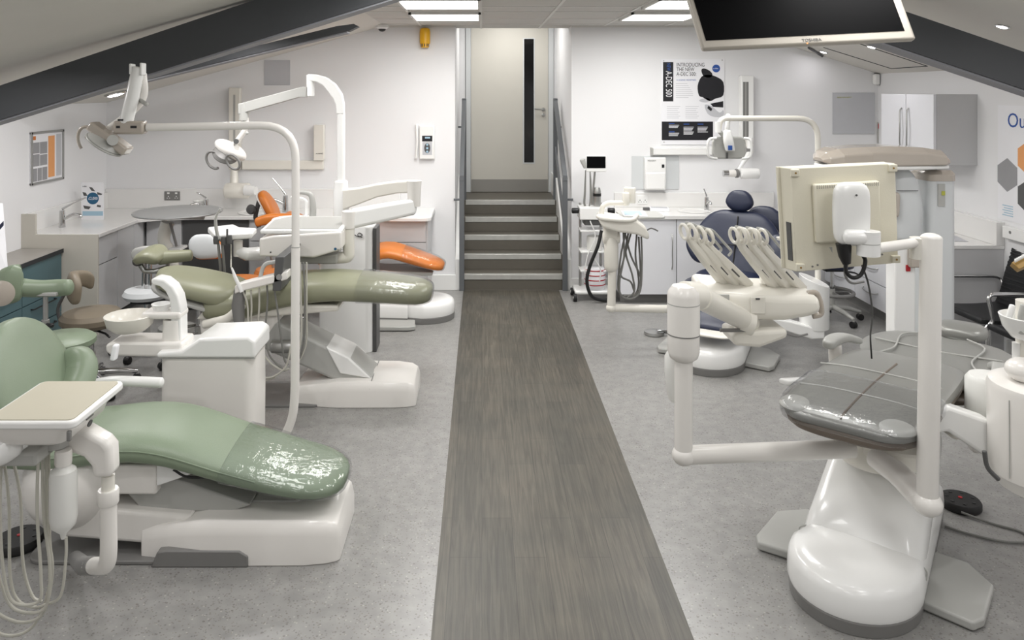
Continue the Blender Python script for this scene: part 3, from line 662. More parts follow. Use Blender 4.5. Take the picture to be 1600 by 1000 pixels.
t.add('back_shell', pad([(-.3, yo, .69), (-.6, yo, .7), (-.9, yo, .71), (-1.06, yo, .72)], [.4, .5, .5, .3], [.05]*4, r0=.06, r1=.1), 'vdark')
t.add('headrest', pad([(-1.13, .16, .79), (-1.24, .16, .8), (-1.38, .16, .79)], [.22, .27, .2], [.08, .085, .07], r0=.07, r1=.08), 'silver')
t.add('headrest_stem', bx(-1.25, -.95, .1, .2, .735, .76), 'steel', .004)
for s in (-1, 1):
    ay = .09+s*.34
    a = t.add('armrest', tube([(-.42, ay, .60), (-.36, ay+s*.02, .64), (-.33, ay+s*.03, .76), (-.31, ay+s*.03, .85)], [.055, .048, .036, .034], fil=0, smooth=5, dome=.5), 'white')
    t.add('arm_pad', pad([(-.18, ay+s*.03, .88), (-.28, ay+s*.03, .885), (-.42, ay+s*.01, .87), (-.54, ay-s*.03, .83)], [.06, .075, .07, .06], [.045, .05, .045, .035], r0=.03, r1=.03), 'lgrey', parent=a)
    t.add('arm_hub', tube([(-.42, ay-s*.05, .61), (-.42, ay+s*.05, .61)], .072, dome=.35), 'white', parent=a)

L_ = tE.M.inverted()
t.add('side_lever', pad([L_ @ P(1224, 597, 3.75), L_ @ P(1250, 595, 3.8), L_ @ P(1290, 593, 3.85)], [.06, .05, .04], [.03, .03, .03], r0=.02, r1=.01), 'bright')
# D navy, back right, upright
angD = math.atan2(-.86, -.5)
OD = V((2.04, 6.63, 0)); tD = Thing('dental_chair', 'navy blue dental chair sitting upright by the back wall worktop', 'dental chair', OD, rz=angD, local=True); t = tD
oval_base(t)
riser(t, .3, .12, -.2, .38, .46, .36, .16)
t.add('underframe', bx(-.4, .2, -.15, .15, .36, .47), 'white', .03, seg=3)
t.add('seat_cushion', pad([(-.42, 0, .55), (-.2, 0, .51), (.05, 0, .53), (.2, 0, .5), (.38, 0, .36), (.55, 0, .3)], [.58, .66, .64, .58, .52, .46], [.12, .12, .12, .1, .09, .08], r0=.1, r1=.1, crown=.015), 'navy')
t.add('foot_cover', pad([(.42, 0, .36), (.55, 0, .31), (.66, 0, .3)], [.5, .46, .42], [.03, .03, .03], r0=.01, r1=.1), 'cream')
bk = t.add('backrest', pad([(-.4, 0, .52), (-.46, 0, .62), (-.53, 0, .76), (-.6, 0, .9), (-.66, 0, 1.03), (-.69, 0, 1.09)], [.44, .50, .76, .74, .56, .42], [.12, .12, .1, .1, .09, .08], r0=.08, r1=.1, crown=0), 'navy')
seam(t, bk, [(-.405, 0, .64), (-.47, 0, .78), (-.54, 0, .92), (-.61, 0, 1.05)], 'black', .006)
seam(t, bk, [(-.48, -.32, .8), (-.475, 0, .81), (-.48, .32, .8)], 'black', .005)
for s in (-1, 1): t.add('side_wing', pad([(-.45, s*.3, .62), (-.5, s*.36, .76), (-.6, s*.36, .92)], [.12, .17, .14], [.07, .07, .06], r0=.06, r1=.06), 'navy', parent=bk)
t.add('shoulder_pad', pad([(-.78, .17, .86), (-.81, .19, 1.0), (-.84, .19, 1.13)], [.3, .34, .26], [.07, .08, .07], r0=.08, r1=.12), 'navy')
hr = t.add('headrest', pad([(-.65, 0, 1.09), (-.68, 0, 1.17), (-.70, 0, 1.28)], [.17, .25, .17], [.08, .1, .08], r0=.07, r1=.07), 'navy')
t.add('headrest_bracket', box((-.74, 0, 1.06), (.03, .08, .2)), 'steel', .006)

# C orange, back left
OC = V((-.97, 7.6, 0)); tC = Thing('dental_chair', 'orange dental chair by the drawer unit left of the steps', 'dental chair', OC, local=True); t = tC
oval_base(t)
riser(t, .2, .12, -.4, .4, .4, .34, .14)
t.add('seat_frame', prism([(-.5, .34), (.1, .42), (.5, .44), (.5, .47), (-.5, .5)], (0, -.17, 0), *XZ, .34), 'lgrey', .01)
seat = t.add('seat_cushion', pad([(-.6, 0, .6), (-.3, 0, .56), (-.0, 0, .64), (.12, 0, .64), (.35, 0, .57), (.6, 0, .49)], [.5, .52, .5, .48, .46, .38], [.12, .12, .1, .09, .08, .065], r0=.08, r1=.16, crown=.02), 'orange')
t.add('plastic_cover', pad([(.2, 0, .62), (.35, 0, .573), (.48, 0, .533), (.61, 0, .487)], [.49, .48, .46, .41], [.105, .1, .09, .08], r0=.005, r1=.16, crown=.022), 'film')
t.add('backrest', pad([(-.55, 0, .58), (-.68, 0, .75), (-.82, 0, .9), (-.95, 0, 1.0)], [.46, .56, .62, .44], [.11, .1, .1, .08], r0=.08, r1=.12, crown=.0), 'orange')
t.add('back_shell', pad([(-.66, 0, .55), (-.8, 0, .74), (-.94, 0, .9), (-1.05, 0, .99)], [.4, .46, .48, .3], [.05]*4, r0=.06, r1=.1), 'lgrey')
h = P(421, 323, 7.6)-OC
hr = t.add('headrest', pad([h+V((.075, 0, -.14)), h+V((.01, 0, 0)), h+V((-.085, 0, .15))], [.24, .28, .2], [.07, .09, .07], r0=.06, r1=.09), 'orange')
t.add('headrest_back', pad([h+V((.03, 0, -.15)), h+V((-.035, 0, 0)), h+V((-.12, 0, .13))], [.2, .24, .16], [.03]*3, r0=.05, r1=.07), 'bright', parent=hr)
t.add('headrest_bracket', tube([h+V((-.1, 0, .06)), h+V((-.14, 0, -.1)), h+V((-.1, 0, -.2))], .022, fil=.03), 'dgrey')
t.add('knob', lathe([(.045, 0), (.05, .02), (.04, .04), (0, .045)], h+V((-.16, -.03, -.02)), (-.3, -1, 0)), 'dgrey', parent=hr)

# ================================================================ UNITS OF CHAIR A (front left)
t = Thing('delivery_unit', 'white delivery unit with a large taupe-matted tray in front of the green chair', 'dental unit', P(170, 870, 3.2), None)
tz = 1.05
t.add('tray', prism(rrect(.33, .39, .03), (-1.58, 2.905, tz-.028), (1, 0, 0), (0, 1, 0), (0, 0, 1), .028), 'bright', .008, seg=3)
t.add('tray_mat', prism(rrect(.3, .36, .02), (-1.58, 2.905, tz), (1, 0, 0), (0, 1, 0), (0, 0, 1), .003), 'tray')
def rr_ring(cx, cy, z, w_, h, r): return [V((cx+a, cy+b, z)) for a, b in rrect(w_, h, r, 6)]
body = t.add('control_head', loft([rr_ring(-1.59, 2.9, .945, .17, .24, .05), rr_ring(-1.59, 2.9, .95, .22, .29, .05), rr_ring(-1.59, 2.9, .965, .255, .325, .05), rr_ring(-1.59, 2.9, 1.022, .285, .35, .04)]), 'white', .004)
t.add('badge', lathe([(.013, 0), (.013, .004), (0, .0041)], P(138, 661, 2.86)+V((.004, 0, 0)), (1, -.1, -.3)), 'dgrey', parent=body)
t.add('maker_plate', box(P(139, 650, 2.88)+V((.003, .0, .0)), (.004, .05, .012)), 'mgrey', parent=body)
t.add('head_clip', box(P(108, 681, 2.72), (.014, .014, .035)), 'mgrey', .003, parent=body)
t.add('underside_mount', tube([(-1.6, 2.93, .95), (-1.6, 2.93, .87)], [.06, .05], n=20), 'lgrey')
a = t.add('support_arm', tube([(-1.6, 2.95, .905), P(128, 712, 2.96), P(166, 716, 2.98), P(169, 755, 2.98)], [.055, .05, .045, .038], smooth=0, fil=0, n=20) if 0 else prism([(-.02, .045), (.07, .05), (.13, .03), (.2, -.01), (.225, -.04), (.23, -.15), (.155, -.155), (.15, -.11), (.12, -.075), (.05, -.05), (-.02, -.045)], (-1.62, 2.93, .895), *XZ, .085), 'white', .022, seg=4)
p0, p1 = P(169, 750, 2.98), P(170, 872, 3.05)
t.add('post_neck', tube([p0+V((0, 0, .02)), p0-V((0, 0, .06))], .024), 'cream')
t.add('post', tube([p0-V((0, 0, .035)), P(170, 860, 2.98), P(168, 884, 3.0), P(140, 884, 3.12)], .031, fil=.07, n=20), 'white')
t.add('pivot_elbow', tube([P(146, 884, 3.09), P(130, 884, 3.2), P(118, 872, 3.55)], [.034, .034, .03], fil=0), 'mgrey')
t.add('collar', lathe([(.036, 0), (.039, .006), (.039, .05), (.036, .056)], p0-V((0, 0, .09))), 'white')
q = P(99, 770, 2.9)
bt = t.add('water_bottle', lathe([(.008, -.17), (.012, -.15), (.042, -.12), (.048, -.09), (.048, .06), (.044, .085), (.025, .1), (.022, .11)], q), 'frost')
t.add('bottle_cap', lathe([(.028, .105), (.03, .115), (.03, .15), (.028, .16)], q), 'white', parent=bt)
t.add('hose', tube([q+V((.01, 0, -.165)), P(103, 870, 2.9), P(95, 930, 2.9), P(70, 945, 2.9), P(55, 950, 2.9)], .0055, smooth=7, n=8), 'hose')
for k_, pts in enumerate(([(60, 700), (58, 800), (64, 900), (60, 940), (20, 940), (5, 890), (0, 800), (2, 720)],
            [(66, 700), (68, 800), (78, 890), (70, 950), (30, 955), (8, 930), (-10, 860), (-14, 760)],
            [(72, 700), (73, 820), (82, 890), (66, 960), (20, 970), (-20, 930), (-26, 800)],
            [(76, 700), (77, 820), (78, 910), (50, 980), (0, 990), (-40, 940), (-46, 800)],
            [(6, 715), (14, 790), (16, 900), (30, 940), (60, 950)], [(20, 715), (32, 780), (36, 880), (50, 930), (66, 940)])):
    if k_ < 4: pts = pts+[(pts[-1][0]+2, 708)]
    t.add('hose', tube([P(x, y, 2.86+.03*k_) for x, y in pts], .0058, smooth=8, n=8), 'hose')
t.add('hose_holder', bx(-1.9, -1.6, 2.8, 3.02, .85, .9), 'lgrey', .01)
t.add('side_handle', tube([P(-40, 720, 2.8), P(0, 712, 2.8), P(20, 700, 2.8)], .035, smooth=6, dome=.8), 'bright')
for c in t.o.children_recursive:
    pass
def rebase(t, loc):
    d_ = t.M.translation-V(loc); t.o.location = loc
    done = set()
    for c in t.o.children_recursive:
        if c.type == 'MESH' and c.data.name not in done: c.data.transform(Matrix.Translation(d_)); done.add(c.data.name)
    t.M = Matrix.Translation(V(loc)); t.inv = t.M.inverted()
rebase(t, P(118, 872, 3.55))

# cuspidor tower A
YC = 4.6
t = Thing('spittoon_unit', 'white spittoon tower with round bowl and arched cup filler behind the green chair', 'dental unit', (-1.62, YC, 0))
def tower(t, x0, x1, y0, y1, z1, m='white'):
    w_, h_ = x1-x0, y1-y0; cx, cy = (x0+x1)/2, (y0+y1)/2
    return t.add('cabinet', loft([rr_ring(cx, cy, 0, w_*.98, h_*.98, .05), rr_ring(cx, cy, z1*.7, w_, h_, .06), rr_ring(cx, cy, z1, w_, h_, .07)]), m, .004)
z0 = P(0, 560, YC-.14).z
c = tower(t, P(247, 0, YC-.14).x, P(396, 0, YC-.14).x, YC-.14, YC+.16, z0)
xa, xb, xc = P(245, 0, YC-.14).x, P(290, 0, YC-.14).x, P(399, 0, YC-.14).x
t.add('top_cap', prism([(xa, z0+.002), (xa, z0+.035), (xb-.02, z0+.045), (xb+.08, z0+.115), (xc-.04, z0+.125), (xc, z0+.10), (xc, z0+.002)], (0, YC-.15, 0), *XZ, .32), 'bright', .018, seg=4)
nx = P(262, 0, YC-.1).x
t.add('turret', loft([rr_ring(nx, YC, z0+.03, .12, .14, .04), rr_ring(nx, YC, P(0, 497, YC).z, .11, .13, .04)]), 'white', .003)
bz = P(0, 540, YC-.05).z
t.add('bowl_shelf', prism([(-.36, -.02), (-.33, -.045), (.08, -.055), (.08, .03), (-.32, .035), (-.36, .02)], (nx, YC-.1, bz), *XZ, .2), 'white', .014, seg=3)
bc = P(203, 505, YC-.02)
t.add('bowl', lathe([(.02, -.045), (.09, -.04), (.125, -.01), (.142, .05), (.138, .052), (.12, .0), (.085, -.025), (.0, -.03)], bc), 'cream')
t.add('bowl_drain', lathe([(.012, -.024), (.012, -.018), (0, -.017)], bc), 'chrome')
t.add('cup_shelf', prism([(-.17, -.02), (.06, -.02), (.06, .02), (-.17, .02)], (nx, YC-.07, P(0, 489, YC).z), *XZ, .14), 'white', .015, seg=3)
cc = P(252, 480, YC)
t.add('cup', lathe([(.04, -.02), (.056, .022), (.053, .023), (.038, -.01), (0, -.011)], cc), 'bright')
arch = [(289, 556), (288, 480), (284, 460), (275, 444), (262, 434), (246, 431), (241, 434), (243, 441), (255, 444), (264, 452), (270, 464), (272, 480), (272, 556)]
aq = [P(x_, y_, YC) for x_, y_ in arch]
t.add('cup_filler', prism([(p.x, p.z) for p in aq], (0, YC-.055, 0), *XZ, .11), 'bright', .018, seg=4, label='glossy white arched cup filler')
t.add('joint', bx(P(248, 0, YC-.16).x, P(397, 0, YC-.16).x, YC-.146, YC-.13, z0-.002, z0+.002), 'lgrey')

# operating light A on its bent pole
def at_light_floor(): pass
YL = 4.4
t = Thing('operating_light', 'dental operating light on a tall bent white pole over the green chair', 'dental light', P(440, 690, YL))
t.add('pole', tube([P(435, 700, YL+.0), P(458, 655, YL), P(461, 610, YL), P(462, 390, YL), P(462, 385, YL)], .0245, fil=.08, n=20), 'white')
t.add('pole', tube([P(462, 386, YL), P(462, 195, YL), P(230, 199, YL)], .0225, fil=.2, n=20), 'white')
t.add('pole_joint', lathe([(.0252, -.002), (.0252, .004)], P(462, 386, YL)), 'lgrey')
t.add('knuckle_box', box(P(204, 199, YL), (.17, .07, .075)), 'taupe', .012)
for px in (189, 213): t.add('slot', box(P(px, 198, YL)-V((0, .034, 0)), (.035 if px > 200 else .022, .004, .014)), 'black')
t.add('balance_arm', tube([P(197, 192, YL), P(207, 150, YL), P(216, 106, YL)], [.036, .038, .034], n=20, dome=.2), 'bright')
t.add('arm_slot', box(P(193, 187, YL)-V((0, .036, 0)), (.03, .006, .01)), 'black')
t.add('top_fork', box(P(210, 108, YL)-V((.012, 0, 0)), (.014, .06, .06)), 'bright', .005); t.add('top_fork', box(P(222, 108, YL)+V((.005, 0, 0)), (.014, .06, .07)), 'bright', .005)
t.add('lower_link', tube([P(223, 115, YL+.05), P(224, 150, YL+.05), P(205, 175, YL+.05), P(165, 205, YL+.04)], .022, smooth=7), 'white')
t.add('link_knob', tube([P(220, 157, YL+.03), P(229, 163, YL-.02)], .012, dome=.5), 'lgrey')
hc = P(172, 216, YL)
Rl = Matrix.Rotation(math.radians(36), 3, 'Y')
hd = t.add('lamp_head', box(hc, (.255, .10, .055), R=Rl), 'taupe', .012)
t.add('yoke_hub', tube([P(176, 219, YL-.08), P(176, 219, YL+.03)], .03), 'lgrey', parent=hd)
def ring_at(c, a, b, ax1, ax2, r, m, name, par, t0=0, t1=2*PI, n=28):
    full = abs(t1-t0-2*PI) < .01
    pts = [V(c)+V(ax1)*a*math.cos(t0+(t1-t0)*i/n)+V(ax2)*b*math.sin(t0+(t1-t0)*i/n) for i in range(n if full else n+1)]
    return t.add(name, tube(pts, r, n=10, closed=full), m, parent=par)
rx = Rl @ V((1, 0, 0)); ry = V((0, 1, 0)); rz_ = Rl @ V((0, 0, 1))
rc = P(163, 226, YL)
t.add('reflector', lathe([(.10, 0), (.105, .01), (.09, .03), (.04, .045), (0, .048)], rc, rz_), 'lgrey', parent=hd)
ring_at(rc, .105, .105, rx, ry, .006, 'lgrey', 'reflector_rim', hd)
t.add('reflector_glass', lathe([(.098, -.001), (.0, -.0015)], rc, rz_), 'bright', parent=hd)
ring_at(P(140, 222, YL), .09, .06, (Rl @ V((.9, 0, -.4))).normalized(), (Rl @ V((-.3, 0, -1))).normalized(), .009, 'taupe', 'handle', hd, PI*.5, PI*1.5)
t.add('handle', tube([P(134, 215, YL), P(150, 207, YL)], .008), 'taupe', parent=hd)

# ================================================================ UNITS OF CHAIR B
YT = 6.7
t = Thing('spittoon_unit', 'tall white spittoon tower carrying the curved arms and light post in the middle left', 'dental unit', P(541, 480, YT)*1)
t.o.location.z = 0; t.M = Matrix.Translation(t.o.location); t.inv = t.M.inverted()
xa, xb = P(497, 0, YT-.15).x, P(582, 0, YT-.15).x
zt = P(0, 352, YT-.15).z
c = t.add('cabinet', loft([rr_ring((xa+xb)/2, YT, 0, xb-xa, .3, .06), rr_ring((xa+xb)/2, YT, zt-.02, xb-xa, .3, .06), rr_ring((xa+xb)/2, YT, zt, xb-xa-.03, .27, .06)]), 'bright', .004)
t.add('logo', tube([P(554, 367, YT-.155), P(561, 370, YT-.155), P(566, 367, YT-.155), P(561, 364, YT-.155), P(559, 368, YT-.155), P(566, 371, YT-.155)], .003, smooth=4, n=6), 'pblack', parent=c)
t.add('side_strip', bx(xb-.0, xb+.03, YT-.12, YT+.1, 0, zt-.03), 'dgrey', .004)
for px in (586,): pass
bc = P(452, 352, YT-.4)
t.add('bowl', lathe([(.02, -.09), (.1, -.08), (.15, -.03), (.19, .02), (.186, .022), (.14, -.02), (0, -.06)], bc+V((0, .2, 0))), 'bright')
t.add('bowl_shelf', bx(P(430, 0, YT).x, xa+.04, YT-.15, YT+.1, P(0, 380, YT-.1).z, P(0, 366, YT-.1).z), 'white', .02)
t.add('cup_filler', tube([P(488, 350, YT-.1), P(489, 325, YT-.1), P(486, 306, YT-.1), P(475, 301, YT-.1), P(458, 301, YT-.1)], [.03, .028, .022, .018, .016], smooth=7, dome=.4), 'lgrey')
t.add('cup_filler', tube([P(478, 350, YT-.14), P(479, 325, YT-.14), P(476, 312, YT-.14), P(455, 308, YT-.14)], .012, smooth=7, dome=.4), 'bright')

t = Thing('operating_light', 'dental operating light with open ring handles on a curved post by the tall tower', 'dental light', P(533, 350, YT-.05))
s_ = FOC/(YT-.05)
t.add('post_sleeve', lathe([(.066, 0), (.066, .29), (.06, .31), (.058, .37), (.045, .385)], P(533, 352, YT-.05)), 'bright')
t.add('pole', tube([P(533, 300, YT-.05), P(533, 175, YT-.05)], .034, n=20), 'bright')
t.add('curved_arm', loft([[p+V((0, dy, 0))+n_*dn for dy, dn in ((-.035, -w_), (.035, -w_), (.035, w_), (-.035, w_))] for p, n_, w_ in
   [(P(px, py, YT-.05), V((nx_, 0, nz_)), hw) for px, py, nx_, nz_, hw in ((532, 178, 1, 0, .032), (532, 163, 1, .1, .034), (528, 150, .9, .4, .042), (519, 137, .7, .7, .045), (508, 127, .4, .9, .038), (495, 122, .1, 1, .03), (482, 121, 0, 1, .03))]]), 'bright', .008)
t.add('elbow', tube([P(485, 117, YT-.05), P(485, 150, YT-.05)], .034, n=20), 'bright')
t.add('balance_arm', prism([(-.58, -.2), (-.58, -.11), (-.04, .035), (.0, .035), (.0, -.055), (-.06, -.055)], P(480, 142, YT-.05)-V((0, .035, 0)), *XZ, .07), 'lgrey', .006)
t.add('balance_end', tube([P(381, 168, YT-.05)+V((0, 0, .03)), P(381, 188, YT-.05)], .04), 'lgrey')
t.add('head_link', tube([P(384, 184, YT-.05), P(384, 200, YT-.05), P(371, 220, YT-.05), P(362, 228, YT-.05)], .024, smooth=6, dome=.3), 'white')
t.add('link_knob', ell(P(386, 208, YT-.09), (.014,)*3), 'lgrey')
hc = P(364, 236, YT-.05); Rl = Matrix.Rotation(math.radians(30), 3, 'Y')
hd = t.add('lamp_head', ell(hc+V((-.02, 0, .01)), (.15, .09, .065), R=Rl), 'white')
t.add('pivot', tube([P(369, 221, YT-.14), P(369, 221, YT+.04)], .022), 'dgrey', parent=hd)
rx = Rl @ V((1, 0, 0)); rz_ = Rl @ V((0, 0, 1)); rc = P(352, 242, YT-.05)
t.add('reflector', lathe([(.105, -.012), (.11, .0), (.1, .03), (.05, .05), (0, .055)], rc, (rz_-V((0, .5, 0))).normalized()), 'mgrey', parent=hd)
t.add('reflector_glass', lathe([(.09, -.014), (0, -.016)], rc, (rz_-V((0, .5, 0))).normalized()), 'bright', parent=hd)
ring_at(P(334, 250, YT-.1), .075, .07, (.75, 0, -.65), (.5, -.3, .8), .011, 'mgrey', 'handle', hd, PI*.35, PI*1.85)
ring_at(P(364, 253, YT-.15), .07, .055, (.75, 0, -.65), (.5, -.3, .8), .011, 'mgrey', 'handle', hd)

YD2 = 5.95
t = Thing('delivery_unit', 'white delivery tray held by two thick curved arms above the olive chair', 'dental unit', P(560, 350, YT-.1))
# upper curved arm from the sleeve to the right
up_ = [(533, 312, .09), (560, 306, .07), (590, 297, .055), (620, 292, .05), (643, 291, .05), (654, 291, .048)]
t.add('upper_arm', loft([[P(px, py, YT-.05-.35*i/5)+V((0, dy, dz)) for dy, dz in ((-.05, -h_), (.05, -h_), (.05, h_), (-.05, h_))] for i, (px, py, h_) in enumerate(up_)]), 'cream', .012, seg=3)
e1 = P(647, 291, YT-.4)
t.add('elbow', tube([e1+V((0, 0, .045)), e1-V((0, 0, .16))], [.06, .05], n=24), 'white')
A_, B_ = P(650, 322, YT-.4), P(548, 342, YD2)
dirv = (B_-A_).normalized(); nn = V((-dirv.z, 0, dirv.x)).normalized(); 
t.add('lower_arm', loft([[A_.lerp(B_, u)+V((0, dy, 0))+nn*dn*k_ for dy, dn in ((-.045, -.062), (0, -.07), (.045, -.062), (.045, .062), (0, .07), (-.045, .062))] for u, k_ in ((0, .75), (.05, .95), (.5, 1.05), (.95, 1.1), (1, .95))]), 'bright', .02, seg=3)
t.add('drop_post', tube([P(545, 330, YD2), P(545, 356, YD2)], .052, n=24, dome=.15), 'white')
t.add('drop_post_lower', tube([P(545, 356, YD2), P(545, 402, YD2), P(505, 404, YD2)], .044, fil=.03, n=20), 'cream')
t.add('carrier', prism([(-.34, -.03), (.0, -.03), (.0, .04), (-.34, .02)], P(530, 402, YD2)-V((0, .1, 0)), *XZ, .2), 'lgrey', .01)
zt, zb = P(0, 372, YD2-.2).z, P(0, 400, YD2-.2).z
x0, x1 = P(406, 0, YD2-.2).x, P(534, 0, YD2-.2).x
body = t.add('tray_body', prism([(x0, zb), (x1-.2, zb-.01), (x1, zb+.05), (x1, zt+.05), (x0+.1, zt+.02), (x0, zt)], (0, YD2-.22, 0), *XZ, .42), 'white', .015, seg=3)
t.add('tray_rim', prism([(x0, -.2), (x1, -.2), (x1, .23), (x0+.1, .23), (x0, .1)], (0, YD2, zt+.045), (1, 0, 0), (0, 1, .08), (0, 0, 1), .03), 'bright', .01, parent=body)
t.add('tray_liner', prism([(x0+.03, -.17), (x1-.03, -.17), (x1-.03, .2), (x0+.12, .2), (x0+.03, .09)], (0, YD2, zt+.074), (1, 0, 0), (0, 1, .08), (0, 0, 1), .004), 'lgrey', parent=body)
t.add('badge', lathe([(.01, 0), (.01, .003), (0, .0031)], P(524, 389, YD2-.222), (0, -1, 0)), 'pteal', parent=body)
t.add('lettering', text_bm('a-dec', .022, P(527, 391, YD2-.224), (1, 0, 0), (0, 0, 1)), 'mgrey', parent=body)
t.add('button', lathe([(.005, 0), (.005, .004), (0, .005)], P(423, 394, YD2-.222), (0, -1, 0)), 'black', parent=body)
# instrument bar below with hanging hoses
bar = t.add('instrument_bar', loft([[P(px, py, 5.3)+V((0, dy, dz)) for dy, dz in ((-.05, -.025), (.05, -.025), (.05, .03), (-.05, .03))] for px, py in ((370, 451), (380, 447), (440, 432), (452, 428))]), 'white', .008)
t.add('bar_hinge', prism([(-.02, -.1), (.035, -.1), (.06, .13), (0, .13)], P(432, 430, 5.28)-V((0, .03, 0)), *XZ, .48), 'dgrey', .006)
t.add('bar_hinge_bolt', tube([P(436, 433, 5.22), P(436, 433, 5.36)], .02), 'chrome')
t.add('bar_arm', tube([P(375, 452, 5.3), P(372, 478, 5.3), P(374, 506, 5.3)], [.04, .045, .035], n=12), 'mgrey')
t.add('bar_handle', tube([P(405, 440, 5.32), P(412, 412, 5.35), P(440, 408, 5.35), P(436, 430, 5.35)], .014, fil=.04), 'lgrey')
hs = ([(380, 455), (387, 480), (388, 540), (392, 560), (415, 590), (445, 575), (455, 540)], [(392, 453), (393, 480), (392, 545), (405, 592), (430, 590)],
      [(405, 450), (405, 480), (403, 530), (418, 562), (440, 578), (452, 576)], [(417, 446), (418, 470), (415, 520), (421, 555), (445, 580)],
      [(427, 443), (433, 480), (438, 520), (444, 560), (450, 570)], [(469, 410), (470, 460), (471, 520), (466, 550), (455, 575)],
      [(474, 410), (476, 460), (475, 530), (468, 560)], [(479, 410), (479, 470), (479, 530), (472, 555), (462, 570)])
for i, pts in enumerate(hs):
    t.add('hose', tube([P(x, y, 5.27+.012*i) for x, y in pts], .0065, smooth=8, n=8), 'hosed' if i in (3, 4, 6) else 'hose')
t.add('handpiece', tube([P(362, 418, 5.25), P(367, 432, 5.25), P(378, 456, 5.25)], [.006, .012, .014], n=10), 'bright')

# assistant tray with suction holders, left of the delivery tray
YA2 = 6.1
t = Thing('suction_holder', 'white assistant holder with suction tips beside the olive chair tray', 'dental unit', P(385, 400, YA2))
t.add('arm', tube([P(410, 396, YA2+.1), P(385, 397, YA2), P(372, 393, YA2)], [.055, .05, .04], dome=.4), 'bright')
t.add('drop', tube([P(372, 376, YA2), P(372, 400, YA2)], .035), 'white')
t.add('holder_top', prism([(-.24, .1), (-.06, .19), (.02, .1), (.16, .08), (.16, -.06), (-.1, -.12)], P(365, 370, YA2), (1, 0, 0), (0, 1, .1), (0, 0, 1), .05), 'bright', .015, seg=3)
for px, py in ((338, 375), (350, 376), (358, 374)): t.add('holder_clip', lathe([(.02, -.03), (.024, 0), (.02, .03)], P(px, py, YA2-.14)), 'dgrey')
t.add('suction_tip', tube([P(341, 374, YA2-.14), P(337, 350, YA2-.14), P(338, 338, YA2-.14), P(344, 326, YA2-.14)], [.014, .013, .01, .007], smooth=6, n=10), 'lgrey')
t.add('suction_tip', tube([P(355, 376, YA2-.14), P(355, 358, YA2-.14)], .008, n=10), 'dgrey')
for px in (341, 347): t.add('hose', tube([P(px, 380, YA2-.12), P(px+4, 430, YA2-.1), P(px+2, 480, YA2-.05), P(px+20, 510, YA2+.0), P(400, 500, YA2)], .011, smooth=7, n=10), 'mgrey')
t.add('hose', tube([P(361, 382, YA2-.1), P(361, 400, YA2-.1), P(361, 418, YA2-.35)], .005, smooth=5, n=8), 'hose')

# round grey instrument table on an articulated arm
YR = 7.2
t = Thing('instrument_table', 'round grey table top on a jointed cream arm in the left corner', 'table', (P(262, 0, YR).x, YR, 0))
cz = P(0, 333, YR).z
t.add('table_top', lathe([(.36, -.012), (.39, -.008), (.395, 0), (.39, .01), (0, .012)], (P(278, 0, YR).x, YR, cz+.01)), 'gtable')
t.add('arm', tube([P(243, 338, YR), P(318, 339, YR)], .025, dome=.4), 'lgrey')
t.add('hanging_arm', tube([P(262, 347, YR), P(256, 375, YR), P(268, 400, YR), P(275, 440, YR), P(276, 520, YR)], [.06, .055, .05, .035, .03], smooth=7), 'cream')
t.add('link_rod', tube([P(266, 348, YR-.06), P(276, 385, YR-.06)], .012), 'mgrey')
t.add('shelf', bx(P(272, 0, YR).x, P(290, 0, YR).x, YR-.12, YR+.05, P(0, 388, YR).z, P(0, 384, YR).z), 'bright', .004)
t.add('base', lathe([(.16, 0), (.16, .03), (.04, .05), (.03, .2), (0, .201)], (P(276, 0, YR).x, YR, 0)), 'lgrey')
t.add('pole', tube([(P(276, 0, YR).x, YR, .1), P(276, 500, YR)], .025), 'lgrey')

# ================================================================ UNITS OF THE SILVER CHAIR (front right)
YE = 3.55
t = Thing('delivery_unit', 'cream delivery unit with six whip arms on a thick tubular post, front right', 'dental unit', P(1100, 712, YE))
hub = V((1.79, 3.58, .56))
el = P(1068, 711, 3.5)
t.add('lower_arm', tube([hub+V((-.09, 0, 0)), el], .041, n=24), 'white')
t.add('elbow', ell(el, (.052, .05, .046)), 'white')
t.add('post', tube([el, P(1068, 540, 3.5)], .04, n=24), 'white')
px_, s35 = 1068, FOC/3.5
t.add('sleeve', lathe([(.041, 0), (.062, .015), (.07, .04), (.07, .12), (.0715, .121), (.0715, .29), (.069, .31), (.05, .335), (0, .345)], P(1068, 563, 3.5)), 'white')
t.add('sleeve_joint', lathe([(.0722, .118), (.0722, .123)], P(1068, 563, 3.5)), 'mgrey')
t.add('sleeve_joint', lathe([(.0722, .255), (.0722, .259)], P(1068, 563, 3.5)), 'lgrey')
t.add('shoulder', tube([P(1070, 461, 3.5), P(1092, 462, 3.56)], .062, n=24, dome=.1), 'cream')
fa, fb = P(1096, 466, 3.62), P(1172, 505, 4.0)
t.add('flex_arm', tube([fa, fa.lerp(fb, .5), fb], [.054, .052, .05], n=20, dome=.1), 'cream')
t.add('forearm_knuckle', tube([P(1155, 500, 3.95), P(1174, 507, 3.95)], .062, n=24, dome=.15), 'cream')
t.add('head_mount', prism([(-.14, .02), (-.08, .03), (.14, .045), (.14, .0), (.0, -.05), (-.13, -.04)], P(1178, 520, 4.0)-V((0, .09, 0)), *XZ, .2), 'cream', .02, seg=3)
t.add('vent_plate', box(P(1148, 516, 3.905), (.15, .01, .018)), 'mgrey', .003)
YH = 4.1; sH = FOC/YH
hx = lambda px: P(px, 0, YH-.14).x
hz = lambda py: P(0, py, YH-.14).z
